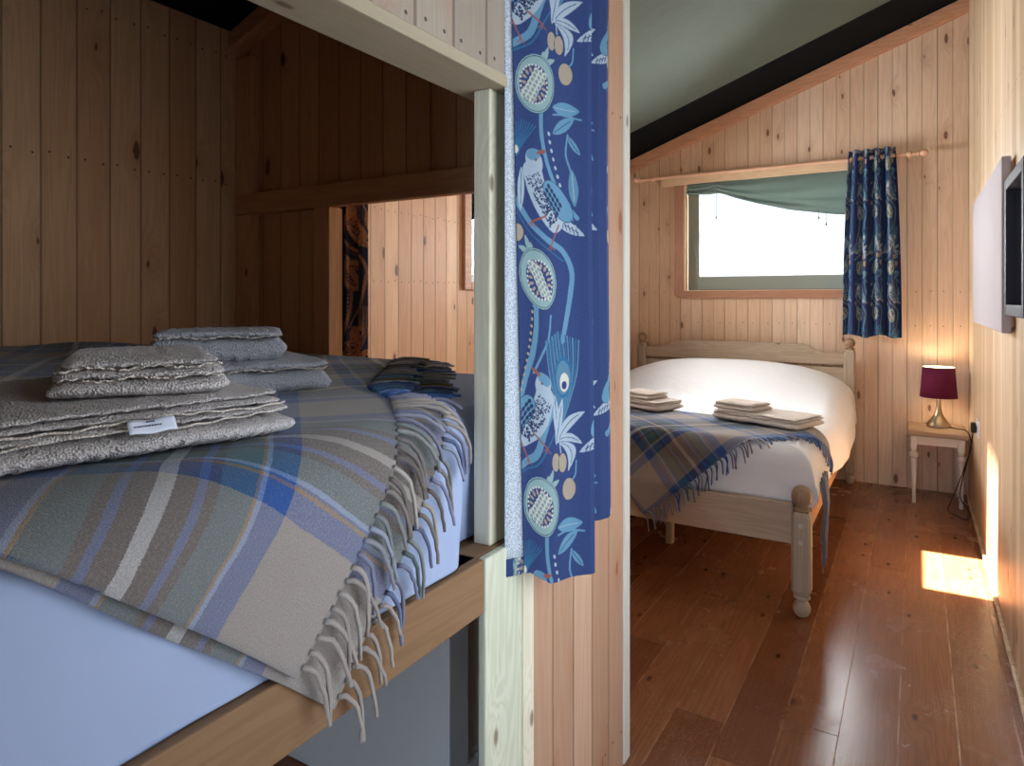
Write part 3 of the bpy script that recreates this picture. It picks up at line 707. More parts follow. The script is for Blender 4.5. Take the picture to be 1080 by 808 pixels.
def root_near(s, sh=0.0):
    """fringe line, s 0..1 from the hanging corner to the cross partition"""
    pts = np.array([(0.315, 0.545), (0.225, 0.625), (0.115, 0.715), (0.03, 0.785), (-0.11, 0.93), (-0.30, 1.18), (-0.60, 1.585)])
    L = np.concatenate([[0], np.cumsum(np.hypot(*np.diff(pts, axis=0).T))]); L /= L[-1]
    p = np.interp(s, L, pts[:, 0]); y = np.interp(s, L, pts[:, 1])
    return p+sh*EH[0], y+sh*EH[1]
def make_near_layer(name, parent, off, sh, tmax, n=150, m=200, drop=0.0, uvo=0.0, thick=0.006):
    s = np.linspace(0, 1, n); rp, ry = root_near(s, sh)
    k = np.convolve(np.pad(rp, 6, mode='edge'), np.ones(13)/13, 'valid'); k2 = np.convolve(np.pad(ry, 6, mode='edge'), np.ones(13)/13, 'valid')
    rp[6:-6] = k[6:-6]; ry[6:-6] = k2[6:-6]
    rp = rp-ER[0]*drop*(1-s)**3; ry = ry-ER[1]*drop*(1-s)**3; ry = np.minimum(ry, 1.585)
    q0 = np.array([rp[0], ry[0]])-EH*tmax; q1 = np.array([-1.42, 1.585])
    bp = q0[0]+(q1[0]-q0[0])*s; by = q0[1]+(q1[1]-q0[1])*s
    bp = bp-0.5*np.sin(s*PI)*(1 if tmax > 1 else 0)
    t = np.linspace(0, 1, m)
    p = rp[:, None]*(1-t)+bp[:, None]*t; Y = ry[:, None]*(1-t)+by[:, None]*t
    p = np.maximum(p, -1.40)
    A = near_surf(p, Y, off)
    hem = np.exp(-((s[:, None])/0.05)**2)
    A[..., 2] += 0.003*hem*np.sin(t[None]*19)
    uv = blanket_uv(p, Y, (C0[0]+sh*EH[0], C0[1]+sh*EH[1]), EH, ER)+uvo
    g = grid(name, A, M['tartan'], parent, uv=uv, thick=thick, off=0.0)
    return g, rp, ry
nb = thing('tartan_blanket', (-1.2, 0.5, MZT), 'blue and grey tartan wool blanket with a long fringe hanging over the raised bunk', 'blanket')
o_, rp, ry = make_near_layer('upper_layer', nb, 0.030, 0.0, 1.35)
o_, rp2, ry2 = make_near_layer('under_layer', nb, 0.018, 0.085, 1.35, drop=-0.002, uvo=0.0)
def fringe(rp, ry, cnt, length, off, seed, c0, uvo=0.0):
    r = random.Random(seed); paths = []; uvs = []
    for i in range(cnt):
        f = (i+0.5)/cnt*0.985; k = f*(len(rp)-1); i0 = int(k); fr = k-i0; i1 = min(i0+1, len(rp)-1)
        p = rp[i0]*(1-fr)+rp[i1]*fr; y = ry[i0]*(1-fr)+ry[i1]*fr
        uvp = blanket_uv(np.array(p-0.01*EH[0]), np.array(y-0.01*EH[1]), c0, EH, ER)+uvo
        clump = math.sin(i*1.9+seed)*0.25+r.uniform(-0.14, 0.14)
        L = length*r.uniform(0.85, 1.1); ns = 9; q = []; pp, yy = p, y
        for j in range(ns):
            lift = off+0.005*math.sin(j/ns*PI)+0.002*r.random()
            q.append(near_surf(np.array(pp), np.array(min(yy, 1.57)), lift).tolist())
            down = min(max((pp+0.06)/0.16, 0), 1)
            ang = math.atan2(EH[1], EH[0])*(1-0.70*down*min(1, j/3.0))+clump*(0.4+0.6*j/ns)
            pp += math.cos(ang)*L/ns; yy += math.sin(ang)*L/ns
        paths.append(q); uvs.append((float(uvp[0]), float(uvp[1])))
    return paths, uvs
pa, uv_ = fringe(rp, ry, 78, 0.115, 0.033, 3, tuple(C0)); tubes('fringe', pa, 0.0038, M['tartan'], nb, uv_)
pa, uv_ = fringe(rp2, ry2, 72, 0.11, 0.022, 9, (C0[0]+0.085*EH[0], C0[1]+0.085*EH[1])); tubes('fringe', pa, 0.0037, M['tartan'], nb, uv_)

# ---- towels
def towel(name, label, origin, ang, length, depth, height, mat, layers=3, seed=0, group=None, tag_at=None, fold_front=0.55):
    """folded towel: a thick rounded fold at the bottom front, thinner layers with wavy hems above it.
    origin = front right bottom corner, length runs along -u, depth away from the viewer"""
    root = thing(name, origin, label, 'towel', group, ang)
    r = np.random.RandomState(seed)
    def layer(nm, z0, h, setback, sides, mat, wav, sd):
        n, m = int(60+260*length), 64
        # closed cross-section (superellipse) swept along the length
        t = np.linspace(0, 2*PI, m); e = 0.42
        cy = np.sign(np.cos(t))*np.abs(np.cos(t))**e; cz = np.sign(np.sin(t))*np.abs(np.sin(t))**0.9
        s = 0.5-0.5*np.cos(np.linspace(0, PI, n)) if False else np.linspace(0, 1, n); A = np.zeros((n+2, m, 3))
        dd = depth-setback; 
        for i in range(n):
            q = s[i]; ends = min(q, 1-q)*length/0.022; rr = 1.0 if ends > 1 else max(0.12, 1-(1-ends)**2.6)**0.5
            X = -sides-(length-2*sides)*q
            fw = wav*smooth_noise(np.array(q*length*6.0), 0.3+sd, sd, 6, 0.5, 3.0)
            A[i+1, :, 0] = X+0.004*np.sin(t*3+sd)*rr
            A[i+1, :, 1] = setback+dd/2-cy*dd/2*(0.90+0.10*rr)+fw*np.clip(cy, 0, 1)*-1
            A[i+1, :, 2] = z0+h/2+cz*h/2*rr+0.10*h*smooth_noise(np.array(q*length*5.0)+0*t, A[i+1, :, 1]*4.0, sd+2, 5, 0.6, 2.5)
        A[0] = A[1].mean(0); A[-1] = A[-2].mean(0)
        jit = smooth_noise(A[..., 0]*30, A[..., 1]*30+A[..., 2]*40, sd+7, 9, 1.5, 9.0)[..., None]*0.0012
        A = A+jit; A[:, -1] = A[:, 0]
        B_ = A+0; me_ = grid(nm, B_, mat, None); me_.parent = root
        return me_
    # layers given already in local space (grid with parent None leaves the coordinates as they are)
    h0 = height*fold_front; layer('bottom_fold', 0, h0*1.04, 0.0, 0.0, mat, 0.004, seed+1)
    hh = (height-h0)/layers
    for k in range(layers):
        lay = layer('layer', h0+hh*k-0.002, hh*1.18, 0.010+0.007*k, 0.004+0.006*k+0.004*r.rand(), mat, 0.004, seed+3+k*5)
    # stitched wavy hem lines along the open edges
    for k in range(min(layers, 2)):
        pts = []
        for q in np.linspace(0.01, 0.99, 160):
            X = -0.006-(length-0.012)*q
            y = 0.008+0.006*k+0.003*math.sin(q*40+seed)+0.002*math.sin(q*97+k)
            zz_ = h0+hh*(k+0.15)+0.0022*math.sin(q*17+seed+k*2)+0.0008*math.sin(q*90+k*3)
            pts.append((X, y, zz_))
        bm = bmesh.new(); tube(bm, pts, 0.0014, 6)
        me = bpy.data.meshes.new('hem'); bm.to_mesh(me); bm.free(); link('hem', me, M['terry3'], root, True)
    if tag_at is not None:
        q0 = tag_at; n = 12; A = np.zeros((n, 5, 3))
        for i in range(n):
            for j in range(5):
                A[i, j] = (-q0-0.052*i/(n-1), 0.004-0.010*j/4, h0+0.014-0.014*j/4+0.001*math.sin(i*0.8))
        lb = grid('care_label', A, M['label'], None, thick=0.0006); lb.parent = root
        bm = bmesh.new(); r5 = random.Random(4); xx_ = -q0-0.046
        for row, (zo, n_) in enumerate(((0.0075, 11), (0.0115, 4))):      # two tiny woven lines, too small to read
            xx_ = -q0-0.046+row*0.014
            for k in range(n_):
                w_ = r5.uniform(0.0014, 0.0030); yv = 0.004-0.010*(0.014-zo)/0.014-0.0009
                box(bm, xx_, xx_+w_, yv-0.0002, yv+0.0002, h0+zo-0.0008, h0+zo+0.0008); xx_ += w_+0.0007
        me = bpy.data.meshes.new('label_text'); bm.to_mesh(me); bm.free(); t_ = link('label_text', me, M['ink'], root); t_.parent = lb
    return root
ZB = MZT+0.032
def towel_at(name, label, a, b, z, depth, height, mat, **k):
    """a = right front corner, b = left front corner in plan"""
    a = Vector(a); b = Vector(b); d = a-b; ang = math.atan2(d.y, d.x)
    return towel(name, label, (a.x, a.y, z), ang, d.length, depth, height, mat, **k)
# local x runs from left to right corner, local y away from the corridor
towel_at('bath_towel', 'large folded white towel with a care label, lowest in the front pile on the bunk', (-0.715, 0.625), (-0.80, 0.02), ZB, 0.44, 0.064, M['terry'], seed=1, group='towels on the bunk', tag_at=0.165, fold_front=0.52)
towel_at('hand_towel', 'smaller folded towel lying on top of the large labelled towel', (-0.757, 0.548), (-0.855, 0.375), ZB+0.060, 0.32, 0.050, M['terry'], seed=5, group='towels on the bunk', fold_front=0.5, layers=2)
towel_at('bath_towel', 'grey-white folded towel lowest in the rear pile, nearest the opening', (-0.998, 0.955), (-1.10, 0.735), ZB-0.002, 0.30, 0.066, M['terry2'], seed=9, group='towels on the bunk', fold_front=0.72, layers=1)
towel_at('hand_towel', 'grey-white rolled-edge towel on top of the rear pile, by the dark left wall', (-1.050, 0.885), (-1.19, 0.690), ZB+0.064, 0.20, 0.060, M['terry2'], seed=13, group='towels on the bunk', fold_front=0.75, layers=1)

# ---- white cabinet under the bunk
cb = thing('storage_cabinet', (-1.15, 1.35, 0), 'white painted panelled cabinet standing under the raised bunk beside the post', 'cabinet')
fromb('body', B(-1.45, -0.905, 1.196, 1.585, 0.0, 0.690, bev=0.003), M['cab'], cb)
bm = bmesh.new(); x0, x1 = -0.905, -0.888
box(bm, x0, x1, 1.196, 1.270, 0.0, 0.690, bev=0.002); box(bm, x0, x1, 1.515, 1.585, 0.0, 0.690, bev=0.002)
box(bm, x0, x1, 1.2705, 1.5145, 0.05, 0.12, bev=0.002); box(bm, x0, x1, 1.2705, 1.5145, 0.62, 0.690, bev=0.002)
fromb('door_frame', bm, M['cab'], cb)

# ================================================================== bunk curtain (in front of the partition)
cur = thing('bunk_curtain', (-0.60, 1.25, 0.65), 'large blue curtain printed with birds and pomegranates beside the timber post', 'curtain')
A_ = np.array((-0.640, 1.046)); B_ = np.array((-0.543, 1.185))
pth = []
for q in np.linspace(0, 1, 30):
    pt = A_*(1-q)+B_*q; nrm = np.array((0.82, -0.57)); pth.append(tuple(pt+nrm*0.010*math.sin(q*PI)*math.sin(q*5)))
pth += [(-0.539, 1.194), (-0.543, 1.203), (-0.560, 1.208), (-0.590, 1.222), (-0.620, 1.245), (-0.628, 1.27), (-0.610, 1.30), (-0.588, 1.335), (-0.580, 1.36), (-0.586, 1.385), (-0.605, 1.40), (-0.630, 1.405)]
ZT = 1.97; zb = 0.668
def shape_main(A, s, z):
    L0 = 0.172; f = np.clip(s/L0, 0, 1)
    lift = 0.024*(1-np.clip((f-0.10)/0.30, 0, 1))+np.where(s > 0.215, 0.055*np.clip((s-0.215)/0.08, 0, 1), 0)
    A[..., 2] += lift[:, None]*((ZT-z)/(ZT-zb))[None]
    # the leading edge slants: more of the lining shows lower down
    sl = 0.030*((ZT-z)/(ZT-zb))[None]*(1-f[:, None])**2
    A[..., 0] += sl*0.57; A[..., 1] += sl*0.82
    A[..., 0] += 0.004*np.sin(z*3.0)[None]*np.clip(f[:, None]*2, 0, 1)
    return A
cl, s_, X_, Y_ = curtain_cloth('printed_cloth', pth, zb, ZT, 0.0009 if False else 0.0011, cur, x_off=8.0, y_off=316-(ZT-1.2)*704/1.262, scale=704/1.262, zfun=shape_main)
# lining turned towards the room at the leading edge: it shows more lower down
def edge_strip(name, z0, z1, m, mat, push, wide, colr=None):
    n = 20; zz = np.linspace(z0, z1, m); A = np.zeros((n, m, 3)); g = (ZT-zz)/(ZT-zb)
    for i in range(n):
        q = i/(n-1); d = -0.008+(0.020+wide+0.030*g)*q
        A[i, :, 0] = A_[0]+0.57*d-0.82*push+0.0008*math.sin(q*9); A[i, :, 1] = A_[1]+0.82*d+0.57*push; A[i, :, 2] = zz
    return grid(name, A, mat, cur, colr=colr, thick=0.0012)
edge_strip('lining', 0.715, ZT, 60, M['lining'], 0.0035, 0.0)
U = np.linspace(0, 30, 20)[:, None]+0*np.zeros(10)[None]; V = np.linspace(100, 84, 10)[None]+0*U
edge_strip('hem', 0.690, 0.722, 10, M['print'], 0.0022, 0.0, sample_print(U, V))
cr = thing('curtain_rail', (-0.60, 0.5, 1.985), 'wooden rail carrying the large bunk curtain above the opening', 'curtain rail')
bm = bmesh.new(); tube(bm, [(-0.60, -0.9, 1.985), (-0.60, 1.60, 1.985)], 0.012, 14); fromb('rail', bm, M['rod'], cr, True, 0.6)
for y in (-0.6, 1.56):
    fromb('bracket', B(XP, -0.586, y-0.01, y+0.01, 1.972, 1.998, bev=0.002), M['rod'], cr)

# curtain on the far side of the cross partition's opening
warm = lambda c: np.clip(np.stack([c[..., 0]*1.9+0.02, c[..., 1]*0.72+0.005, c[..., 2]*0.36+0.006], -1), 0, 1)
oc = thing('opening_curtain', (-1.75, 1.72, 0.9), 'warm-lit bird print curtain hanging at the edge of the cross partition opening', 'curtain')
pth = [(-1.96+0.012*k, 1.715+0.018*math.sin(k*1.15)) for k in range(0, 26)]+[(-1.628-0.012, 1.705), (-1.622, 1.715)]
def warm_light_tint(c):  # warm light painted into the print as orange motifs
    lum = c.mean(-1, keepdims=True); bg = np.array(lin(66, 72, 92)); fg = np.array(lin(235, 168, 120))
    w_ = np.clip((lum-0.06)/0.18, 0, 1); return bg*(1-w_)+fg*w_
curtain_cloth('printed_cloth', pth, 0.62, 1.74, 0.003, oc, x_off=-60.0, y_off=50.0, tint=warm_light_tint)
rp_ = thing('curtain_pole', (-1.3, 1.715, 1.76), 'slim wooden pole above the cross partition opening', 'curtain pole')
bm = bmesh.new(); tube(bm, [(-2.02, 1.715, 1.755), (-0.76, 1.715, 1.755)], 0.010, 12); fromb('pole', bm, M['rod'], rp_, True, 0.6)
for x in (-1.99, -0.79): fromb('bracket', B(x-0.008, x+0.008, YP+0.061, 1.709, 1.743, 1.765, bev=0.002), M['rod'], rp_)

# ================================================================== far window dressing
rod = thing('curtain_pole', (-0.9, 4.86, 2.115), 'pale wooden curtain pole with ball finials above the far window', 'curtain pole')
bm = bmesh.new(); tube(bm, [(-1.80, 4.865, 2.112), (0.0, 4.865, 2.112)], 0.0125, 16); fromb('pole', bm, M['rod'], rod, True, 0.6)
for x, sg in ((-1.80, -1), (0.0, 1)):
    bm = bmesh.new(); lathe(bm, [(0.013, 0), (0.019, 0.004), (0.019, 0.010), (0.012, 0.016), (0.018, 0.024), (0.023, 0.038), (0.020, 0.052), (0.010, 0.060), (0.0, 0.062)], 0, 0, 0, 18)
    bmesh.ops.transform(bm, matrix=Matrix.Translation((x, 4.865, 2.112)) @ Matrix.Rotation(sg*PI/2, 4, 'Y'), verts=bm.verts); fromb('finial', bm, M['rod'], rod, True, 0.7)
for x in (-1.70, -0.04):
    bm = bmesh.new(); tube(bm, [(x, YF, 2.10), (x, 4.90, 2.098), (x, 4.865, 2.098)], 0.009, 10); ball(bm, (x, 4.865, 2.110), 0.020); fromb('bracket', bm, M['rod'], rod, True)
lath = thing('mounting_batten', (-0.8, YF, 2.09), 'flat pale wooden batten on the wall behind the far curtain pole', 'batten')
fromb('board', B(-1.66, -0.10, YF-0.030, YF, 2.055, 2.125, bev=0.003), M['lath'], lath)
# blind: rolled-up green canvas flap
bl = thing('canvas_blind', (-0.9, 4.90, 2.05), 'green canvas blind gathered and sagging across the top of the far window', 'blind')
n, m = 120, 34; A = np.zeros((n, m, 3))
bx = np.linspace(-1.455, -0.20, n)
bot = np.interp(bx, [-1.455, -1.40, -1.285, -1.22, -1.10, -0.95, -0.75, -0.55, -0.43, -0.20], [1.985, 1.972, 1.970, 1.975, 1.925, 1.875, 1.82, 1.785, 1.765, 1.76])
for i in range(n):
    q = np.linspace(0, 1, m); ztop = 2.052
    A[i, :, 0] = bx[i]; A[i, :, 2] = ztop+(bot[i]-ztop)*q
    fold = 0.012*np.sin(q*16+bx[i]*9)*q+0.020*np.exp(-((q-0.93)/0.06)**2)+0.01*np.exp(-((q-0.72)/0.06)**2)
    tie = math.exp(-((bx[i]+1.25)/0.035)**2)
    A[i, :, 1] = 4.925-0.018*np.sin(q*PI)-fold*(1-0.7*tie)-0.010
    A[i, :, 2] += 0.02*tie*q
grid('cloth', A, M['green'], bl, thick=0.003)
bm = bmesh.new(); tube(bm, [(bx[i], A[i, -1, 1]-0.004, bot[i]+0.006) for i in range(0, n, 3)], 0.010, 10); fromb('rolled_edge', bm, M['green'], bl, True)
for x, z0, z1 in ((-1.235, 2.05, 1.79), (-0.56, 1.80, 1.745), (-0.515, 1.79, 1.70)):
    bm = bmesh.new(); tube(bm, [(x, 4.875, z0), (x, 4.872, (z0+z1)/2), (x, 4.872, z1)], 0.0022, 6); ball(bm, (x, 4.872, z1), 0.007, 1.6, 10); fromb('cord', bm, M['green'], bl, True)
# far curtain
fc = thing('window_curtain', (-0.24, 4.85, 0.96), 'short blue printed curtain gathered at the right of the far window', 'curtain')
pth = []
for k in range(0, 121):
    q = k/120; pth.append((-0.405+0.315*q, 4.845+0.030*math.sin(q*2*PI*4.5)))
def gather(A, s, z):
    q = (z-z[0])/(z[-1]-z[0]); w_ = 1.0-0.10*q; c0 = -0.245
    A[..., 0] = c0+(A[..., 0]-c0)*(1.05-0.22*q[None]**2)
    A[..., 2] += (0.010*np.sin(s*19))[:, None]*(1-q)[None]
    return A
curtain_cloth('printed_cloth', pth, 0.965, 2.165, 0.0045, fc, x_off=30, y_off=20, scale=545*1.25, zfun=gather)
for k in range(7):
    x = -0.365+0.045*k; bm = bmesh.new()
    pts = [(x+0.004*math.sin(a), 4.865+0.020*math.cos(a), 2.108+0.020*math.sin(a)) for a in np.linspace(0, 2*PI, 17)]
    tube(bm, pts, 0.003, 6, cap=False); fromb('curtain_ring', bm, M['rod'], fc, True)

# ================================================================== far bed
bed = thing('double_bed', (-1.08, 3.8, 0.0), 'antique pine double bed with ball-topped posts below the far window', 'bed')
BX0, BX1, BYF, BYH = -1.787, -0.373, 2.735, 4.86
def chamfer_post(x, y, z0, z1, w=0.034, c=0.010):
    bm = bmesh.new(); pl = [(w, w-c), (w-c, w), (-w+c, w), (-w, w-c), (-w, -w+c), (-w+c, -w), (w-c, -w), (w, -w+c)]
    rings = []
    sq = [(w*0.72*a/abs(a), w*0.72*b/abs(b)) for a, b in pl]
    for zz_, k in ((z0, 0.78), (z0+0.02, 1.0), (z1-0.02, 1.0), (z1, 0.80)):
        rings.append([bm.verts.new((x+a*k, y+b*k, zz_)) for a, b in pl])
    for a, b in zip(rings, rings[1:]):
        for i in range(8): bm.faces.new((a[i], a[(i+1) % 8], b[(i+1) % 8], b[i]))
    bm.faces.new(rings[0][::-1]); bm.faces.new(rings[-1]); return bm
for x in (BX0, BX1):
    p = fromb('foot_post', chamfer_post(x, BYF, 0.082, 0.398), M['bed_z'], bed)
    bm = bmesh.new(); lathe(bm, [(0.026, 0), (0.033, 0.004), (0.033, 0.010), (0.022, 0.016), (0.024, 0.024), (0.034, 0.036), (0.038, 0.052), (0.036, 0.070), (0.026, 0.086), (0.012, 0.094), (0.0, 0.096)], x, BYF, 0.398)
    sub('ball_finial', bm, M['knob'], bed, p, True, 0.8)
    bm = bmesh.new(); lathe(bm, [(0.016, 0), (0.024, 0.006), (0.031, 0.022), (0.032, 0.034), (0.026, 0.050), (0.018, 0.060), (0.020, 0.066), (0.030, 0.070), (0.030, 0.076), (0.024, 0.083)], x, BYF, 0.0)
    sub('turned_foot', bm, M['bed_z'], bed, p, True, 0.8)
    for zc in (0.350, 0.287):
        bm = bmesh.new(); tube(bm, [(x, BYF-0.0335, zc), (x, BYF-0.038, zc)], 0.0085, 14); tube(bm, [(x, BYF-0.038, zc), (x, BYF-0.0395, zc)], 0.003, 8)
        sub('bolt_cap', bm, M['screw'], bed, p)
    p = fromb('head_post', chamfer_post(x, BYH, 0.06, 0.872, 0.033), M['bed_z'], bed)
    bm = bmesh.new(); lathe(bm, [(0.024, 0), (0.030, 0.004), (0.030, 0.009), (0.018, 0.015), (0.024, 0.024), (0.031, 0.036), (0.032, 0.050), (0.026, 0.066), (0.012, 0.076), (0.0, 0.078)], x, BYH, 0.872)
    sub('ball_finial', bm, M['knob'], bed, p, True, 0.8)
    bm = bmesh.new(); lathe(bm, [(0.018, 0), (0.03, 0.02), (0.024, 0.05), (0.02, 0.062)], x, BYH, 0.0); sub('turned_foot', bm, M['bed_z'], bed, p, True)
fromb('foot_rail', B(BX0+0.03, BX1-0.03, BYF-0.016, BYF+0.016, 0.270, 0.424, bev=0.005), M['bed_x'], bed)
for x in (BX0, BX1):
    fromb('side_rail', B(x-0.013, x+0.013, BYF+0.030, BYH-0.030, 0.285, 0.424, bev=0.004), M['bed_y'], bed)
# head panel with raised curved centre
bm = bmesh.new(); top = []
for q in np.linspace(0, 1, 61):
    x = BX0+0.03+(BX1-BX0-0.06)*q; e = min(q, 1-q); k = min(max((e-0.10)/0.09, 0), 1); k = k*k*(3-2*k)
    top.append((x, 0.850+0.045*k+0.010*math.sin(q*PI)))
prism(bm, [(BX0+0.03, 0.775), (BX1-0.03, 0.775)]+top[::-1], 1, BYH-0.012, BYH+0.012); fromb('head_panel', bm, M['bed_x'], bed)
fromb('lower_head_rail', B(BX0+0.03, BX1-0.03, BYH-0.011, BYH+0.011, 0.64, 0.755, bev=0.004), M['bed_x'], bed)
fromb('head_rail', B(BX0+0.03, BX1-0.03, BYH-0.011, BYH+0.011, 0.28, 0.42, bev=0.004), M['bed_x'], bed)
bm = bmesh.new()
for k in range(12):
    y = 2.82+0.175*k; box(bm, BX0+0.014, BX1-0.014, y, y+0.08, 0.330, 0.346)
fromb('slats', bm, M['bed_x'], bed)
fromb('centre_leg', B(-1.058, -1.026, 3.20, 3.245, 0.0, 0.329, bev=0.003), M['bed_z'], bed)
fm = setp(fromb('mattress', B(-1.755, -0.44, 2.80, 4.825, 0.347, 0.54, bev=0.04, seg=4), M['duvet'], None, True), 'mattress under the white duvet on the pine double bed', 'mattress')
# duvet
DZ = 0.625
def pil(X, Y):
    k = np.clip((Y-3.75)/0.75, 0, 1); k = k*k*(3-2*k); e = np.clip((Y-4.60)/0.22, 0, 1)
    sx = np.clip(1-(np.abs(X+1.07)/0.76)**3.0, 0, 1)**0.75
    return 0.175*k*sx*(1-0.5*e*e)
def bed_surf(U, V, off=0.0, wr=1.0):
    """unrolled U across (hangs over both sides), V along (hangs over the foot)"""
    x, dx = foldc(U, -1.80-off, -0.345+off, 0.085, 0.10); y, dy = foldc(V, 2.768-off, 9.0, 0.075, -0.0)
    h = 1-np.clip((dx+dy)/0.05, 0, 1)
    if off > 0: y = y-0.062*np.clip((dy-0.10)/0.10, 0, 1)**1.2
    z = DZ+off-dsum(dx, dy)+pil(x, y)*1.0+wr*0.006*smooth_noise(U, V, 41, 6, 0.8, 3.5)*h
    side = np.clip(dx/0.12, 0, 1); x = x+np.where(U > -1, 1, -1)*side*(0.012*smooth_noise(V, 0*V, 44, 5, 0.7, 3.0)+0.03*np.clip((V-3.3)/0.7, 0, 1)*side*np.clip(1-(V-4.3)/0.4, 0, 1))
    foot = np.clip(dy/0.12, 0, 1); y = y-foot*0.009*smooth_noise(U, dy*2.0, 47, 6, 1.2, 5.0)
    return x, y, z
us = np.linspace(-1.80-0.12, -0.345+0.20, 170); vs = np.linspace(2.768-0.19, 4.83, 210); U, V = np.meshgrid(us, vs, indexing='ij')
x, y, z = bed_surf(U, V)
sidehang = np.clip((U+0.345-0.045)/0.10, 0, 1); z = z+0.05*sidehang*np.clip((3.6-V)/0.5, 0, 1)
z = np.where((V < 2.80) & (U > -1.77) & (U < -0.39), np.maximum(z, 0.405), z)
dv = grid('duvet', np.stack([x, y, z], -1), M['duvet'], None, thick=0.006); setp(dv, 'plump white duvet covering the pine double bed', 'duvet')
# far blanket, laid diagonally across the foot
fb = thing('tartan_blanket', (-1.0, 3.0, DZ), 'tartan blanket with a fringe laid diagonally across the foot of the pine bed', 'blanket')
Cq = np.array((-0.985, 2.768-0.325)); e1 = np.array((0.7071, 0.7071)); e2 = np.array((-0.7071, 0.7071))
def far_layer(name, n=120, m=90):
    s = np.linspace(0, 1, n); Lr = 1.10
    ru = Cq[0]+e1[0]*Lr*s; rv = Cq[1]+e1[1]*Lr*s
    ru = ru+0.05*np.sin(s*PI); rv = rv+0.00*np.sin(s*PI)
    bu = -1.86+(0.02+1.86)*0+(-1.86*(1-s)+(-0.20)*s)+1.86; bv = 3.48-0.30*s+0*s
    bu = -1.86*(1-s)+(-0.205)*s
    t = np.linspace(0, 1, m); U = ru[:, None]*(1-t)+bu[:, None]*t; V = rv[:, None]*(1-t)+bv[:, None]*t
    U = np.minimum(U, -0.205)
    x, y, z = bed_surf(U, V, 0.012)
    d = np.stack([U-Cq[0], V-Cq[1]], -1); uv = np.stack([d@e1, d@e2], -1)+np.array((-0.02, -0.01))
    g = grid(name, np.stack([x, y, z], -1), M['tartan'], fb, uv=uv, thick=0.005, off=0.0)
    return ru, rv
ru, rv = far_layer('cloth')
paths, uvs = [], []; r_ = random.Random(5); cnt = 74
for i in range(cnt):
    f = (i+0.5)/cnt; k = f*(len(ru)-1); i0 = int(k); u0, v0 = ru[i0], rv[i0]
    if u0 > -0.225: break
    L = 0.085*r_.uniform(0.85, 1.15); q = []; a0 = -PI/4; cl_ = 0.3*math.sin(i*2.1)+r_.uniform(-0.15, 0.15); pu, pv = u0, v0
    for j in range(8):
        X, Y, Z = bed_surf(np.array(pu), np.array(pv), 0.015+0.004*math.sin(j/7*PI)); q.append((float(X), float(Y), float(Z)))
        onfoot = min(max((2.80-pv)/0.08, 0), 1); a = a0*(1-onfoot*0.85*min(1, j/3))-PI/2*onfoot*0.85*min(1, j/3)+cl_*0.5
        pu += math.cos(a)*L/8; pv += math.sin(a)*L/8
    d = np.array((u0-Cq[0], v0-Cq[1])); paths.append(q); uvs.append((float(d@e1)-0.02, float(d@e2)+0.0))
tubes('fringe', paths, 0.0034, M['tartan'], fb, uvs, 5)
# long tail of fringe hanging at the right corner of the bed
paths, uvs = [], []
for i in range(22):
    x0 = -0.318+0.006*math.sin(i*1.7); y0 = 2.86+0.007*i; z0 = 0.46+0.02*math.sin(i); zl_ = 0.13+0.12*abs(math.sin(i*2.3)) if i < 16 else 0.30
    paths.append([(x0, y0, z0+0.02), (x0+0.012, y0-0.002*i, z0-0.08), (x0+0.010+0.004*math.sin(i*3), y0-0.003*i, (z0+zl_)/2), (x0+0.004+0.006*math.sin(i*5), y0-0.004*i, zl_)])
    uvs.append((0.30+0.02*i, 0.06))
tubes('hanging_fringe', paths, 0.0042, M['tartan'], fb, uvs, 5)

towel_at('folded_towel', 'large folded white towel on the tartan blanket at the foot of the pine bed', (-0.43, 3.02), (-0.83, 3.17), DZ+0.018, 0.24, 0.048, M['terry3'], seed=21, group='towels on the pine bed', fold_front=0.6, layers=2)
towel_at('hand_towel', 'smaller white towel lying on the large towel on the pine bed', (-0.63, 3.12), (-0.83, 3.20), DZ+0.063, 0.16, 0.036, M['terry3'], seed=25, group='towels on the pine bed', fold_front=0.6, layers=1)
towel_at('bath_towel', 'cream folded towel on the pine bed, half hidden behind the partition edge', (-1.105, 3.18), (-1.38, 3.30), DZ+0.016, 0.22, 0.048, M['terry3'], seed=29, group='towels on the pine bed', fold_front=0.6, layers=2)
towel_at('hand_towel', 'small cream towel on the half-hidden cream towel by the partition edge', (-1.165, 3.24), (-1.35, 3.32), DZ+0.061, 0.16, 0.036, M['terry3'], seed=33, group='towels on the pine bed', fold_front=0.6, layers=1)

# ================================================================== bedside table and lamp
TX0, TX1, TY0, TY1, TZ = -0.050, 0.252, 4.560, 4.915, 0.430
tb = thing('bedside_table', (0.10, 4.74, 0), 'small white table with turned legs and a brown wooden top in the far corner', 'table')
bm = bmesh.new(); box(bm, TX0, TX1, TY0, TY1, TZ-0.028, TZ, bev=0.008, seg=3); fromb('tabletop', bm, M['table'], tb)
bm = bmesh.new(); a = 0.022
box(bm, TX0+a+0.006, TX1-a-0.006, TY0+a+0.004, TY0+a+0.020, TZ-0.080, TZ-0.029); box(bm, TX0+a+0.006, TX1-a-0.006, TY1-a-0.020, TY1-a-0.004, TZ-0.080, TZ-0.029)
box(bm, TX0+a+0.004, TX0+a+0.020, TY0+a+0.020, TY1-a-0.020, TZ-0.080, TZ-0.029); box(bm, TX1-a-0.020, TX1-a-0.004, TY0+a+0.020, TY1-a-0.020, TZ-0.080, TZ-0.029)
fromb('apron', bm, M['white'], tb)
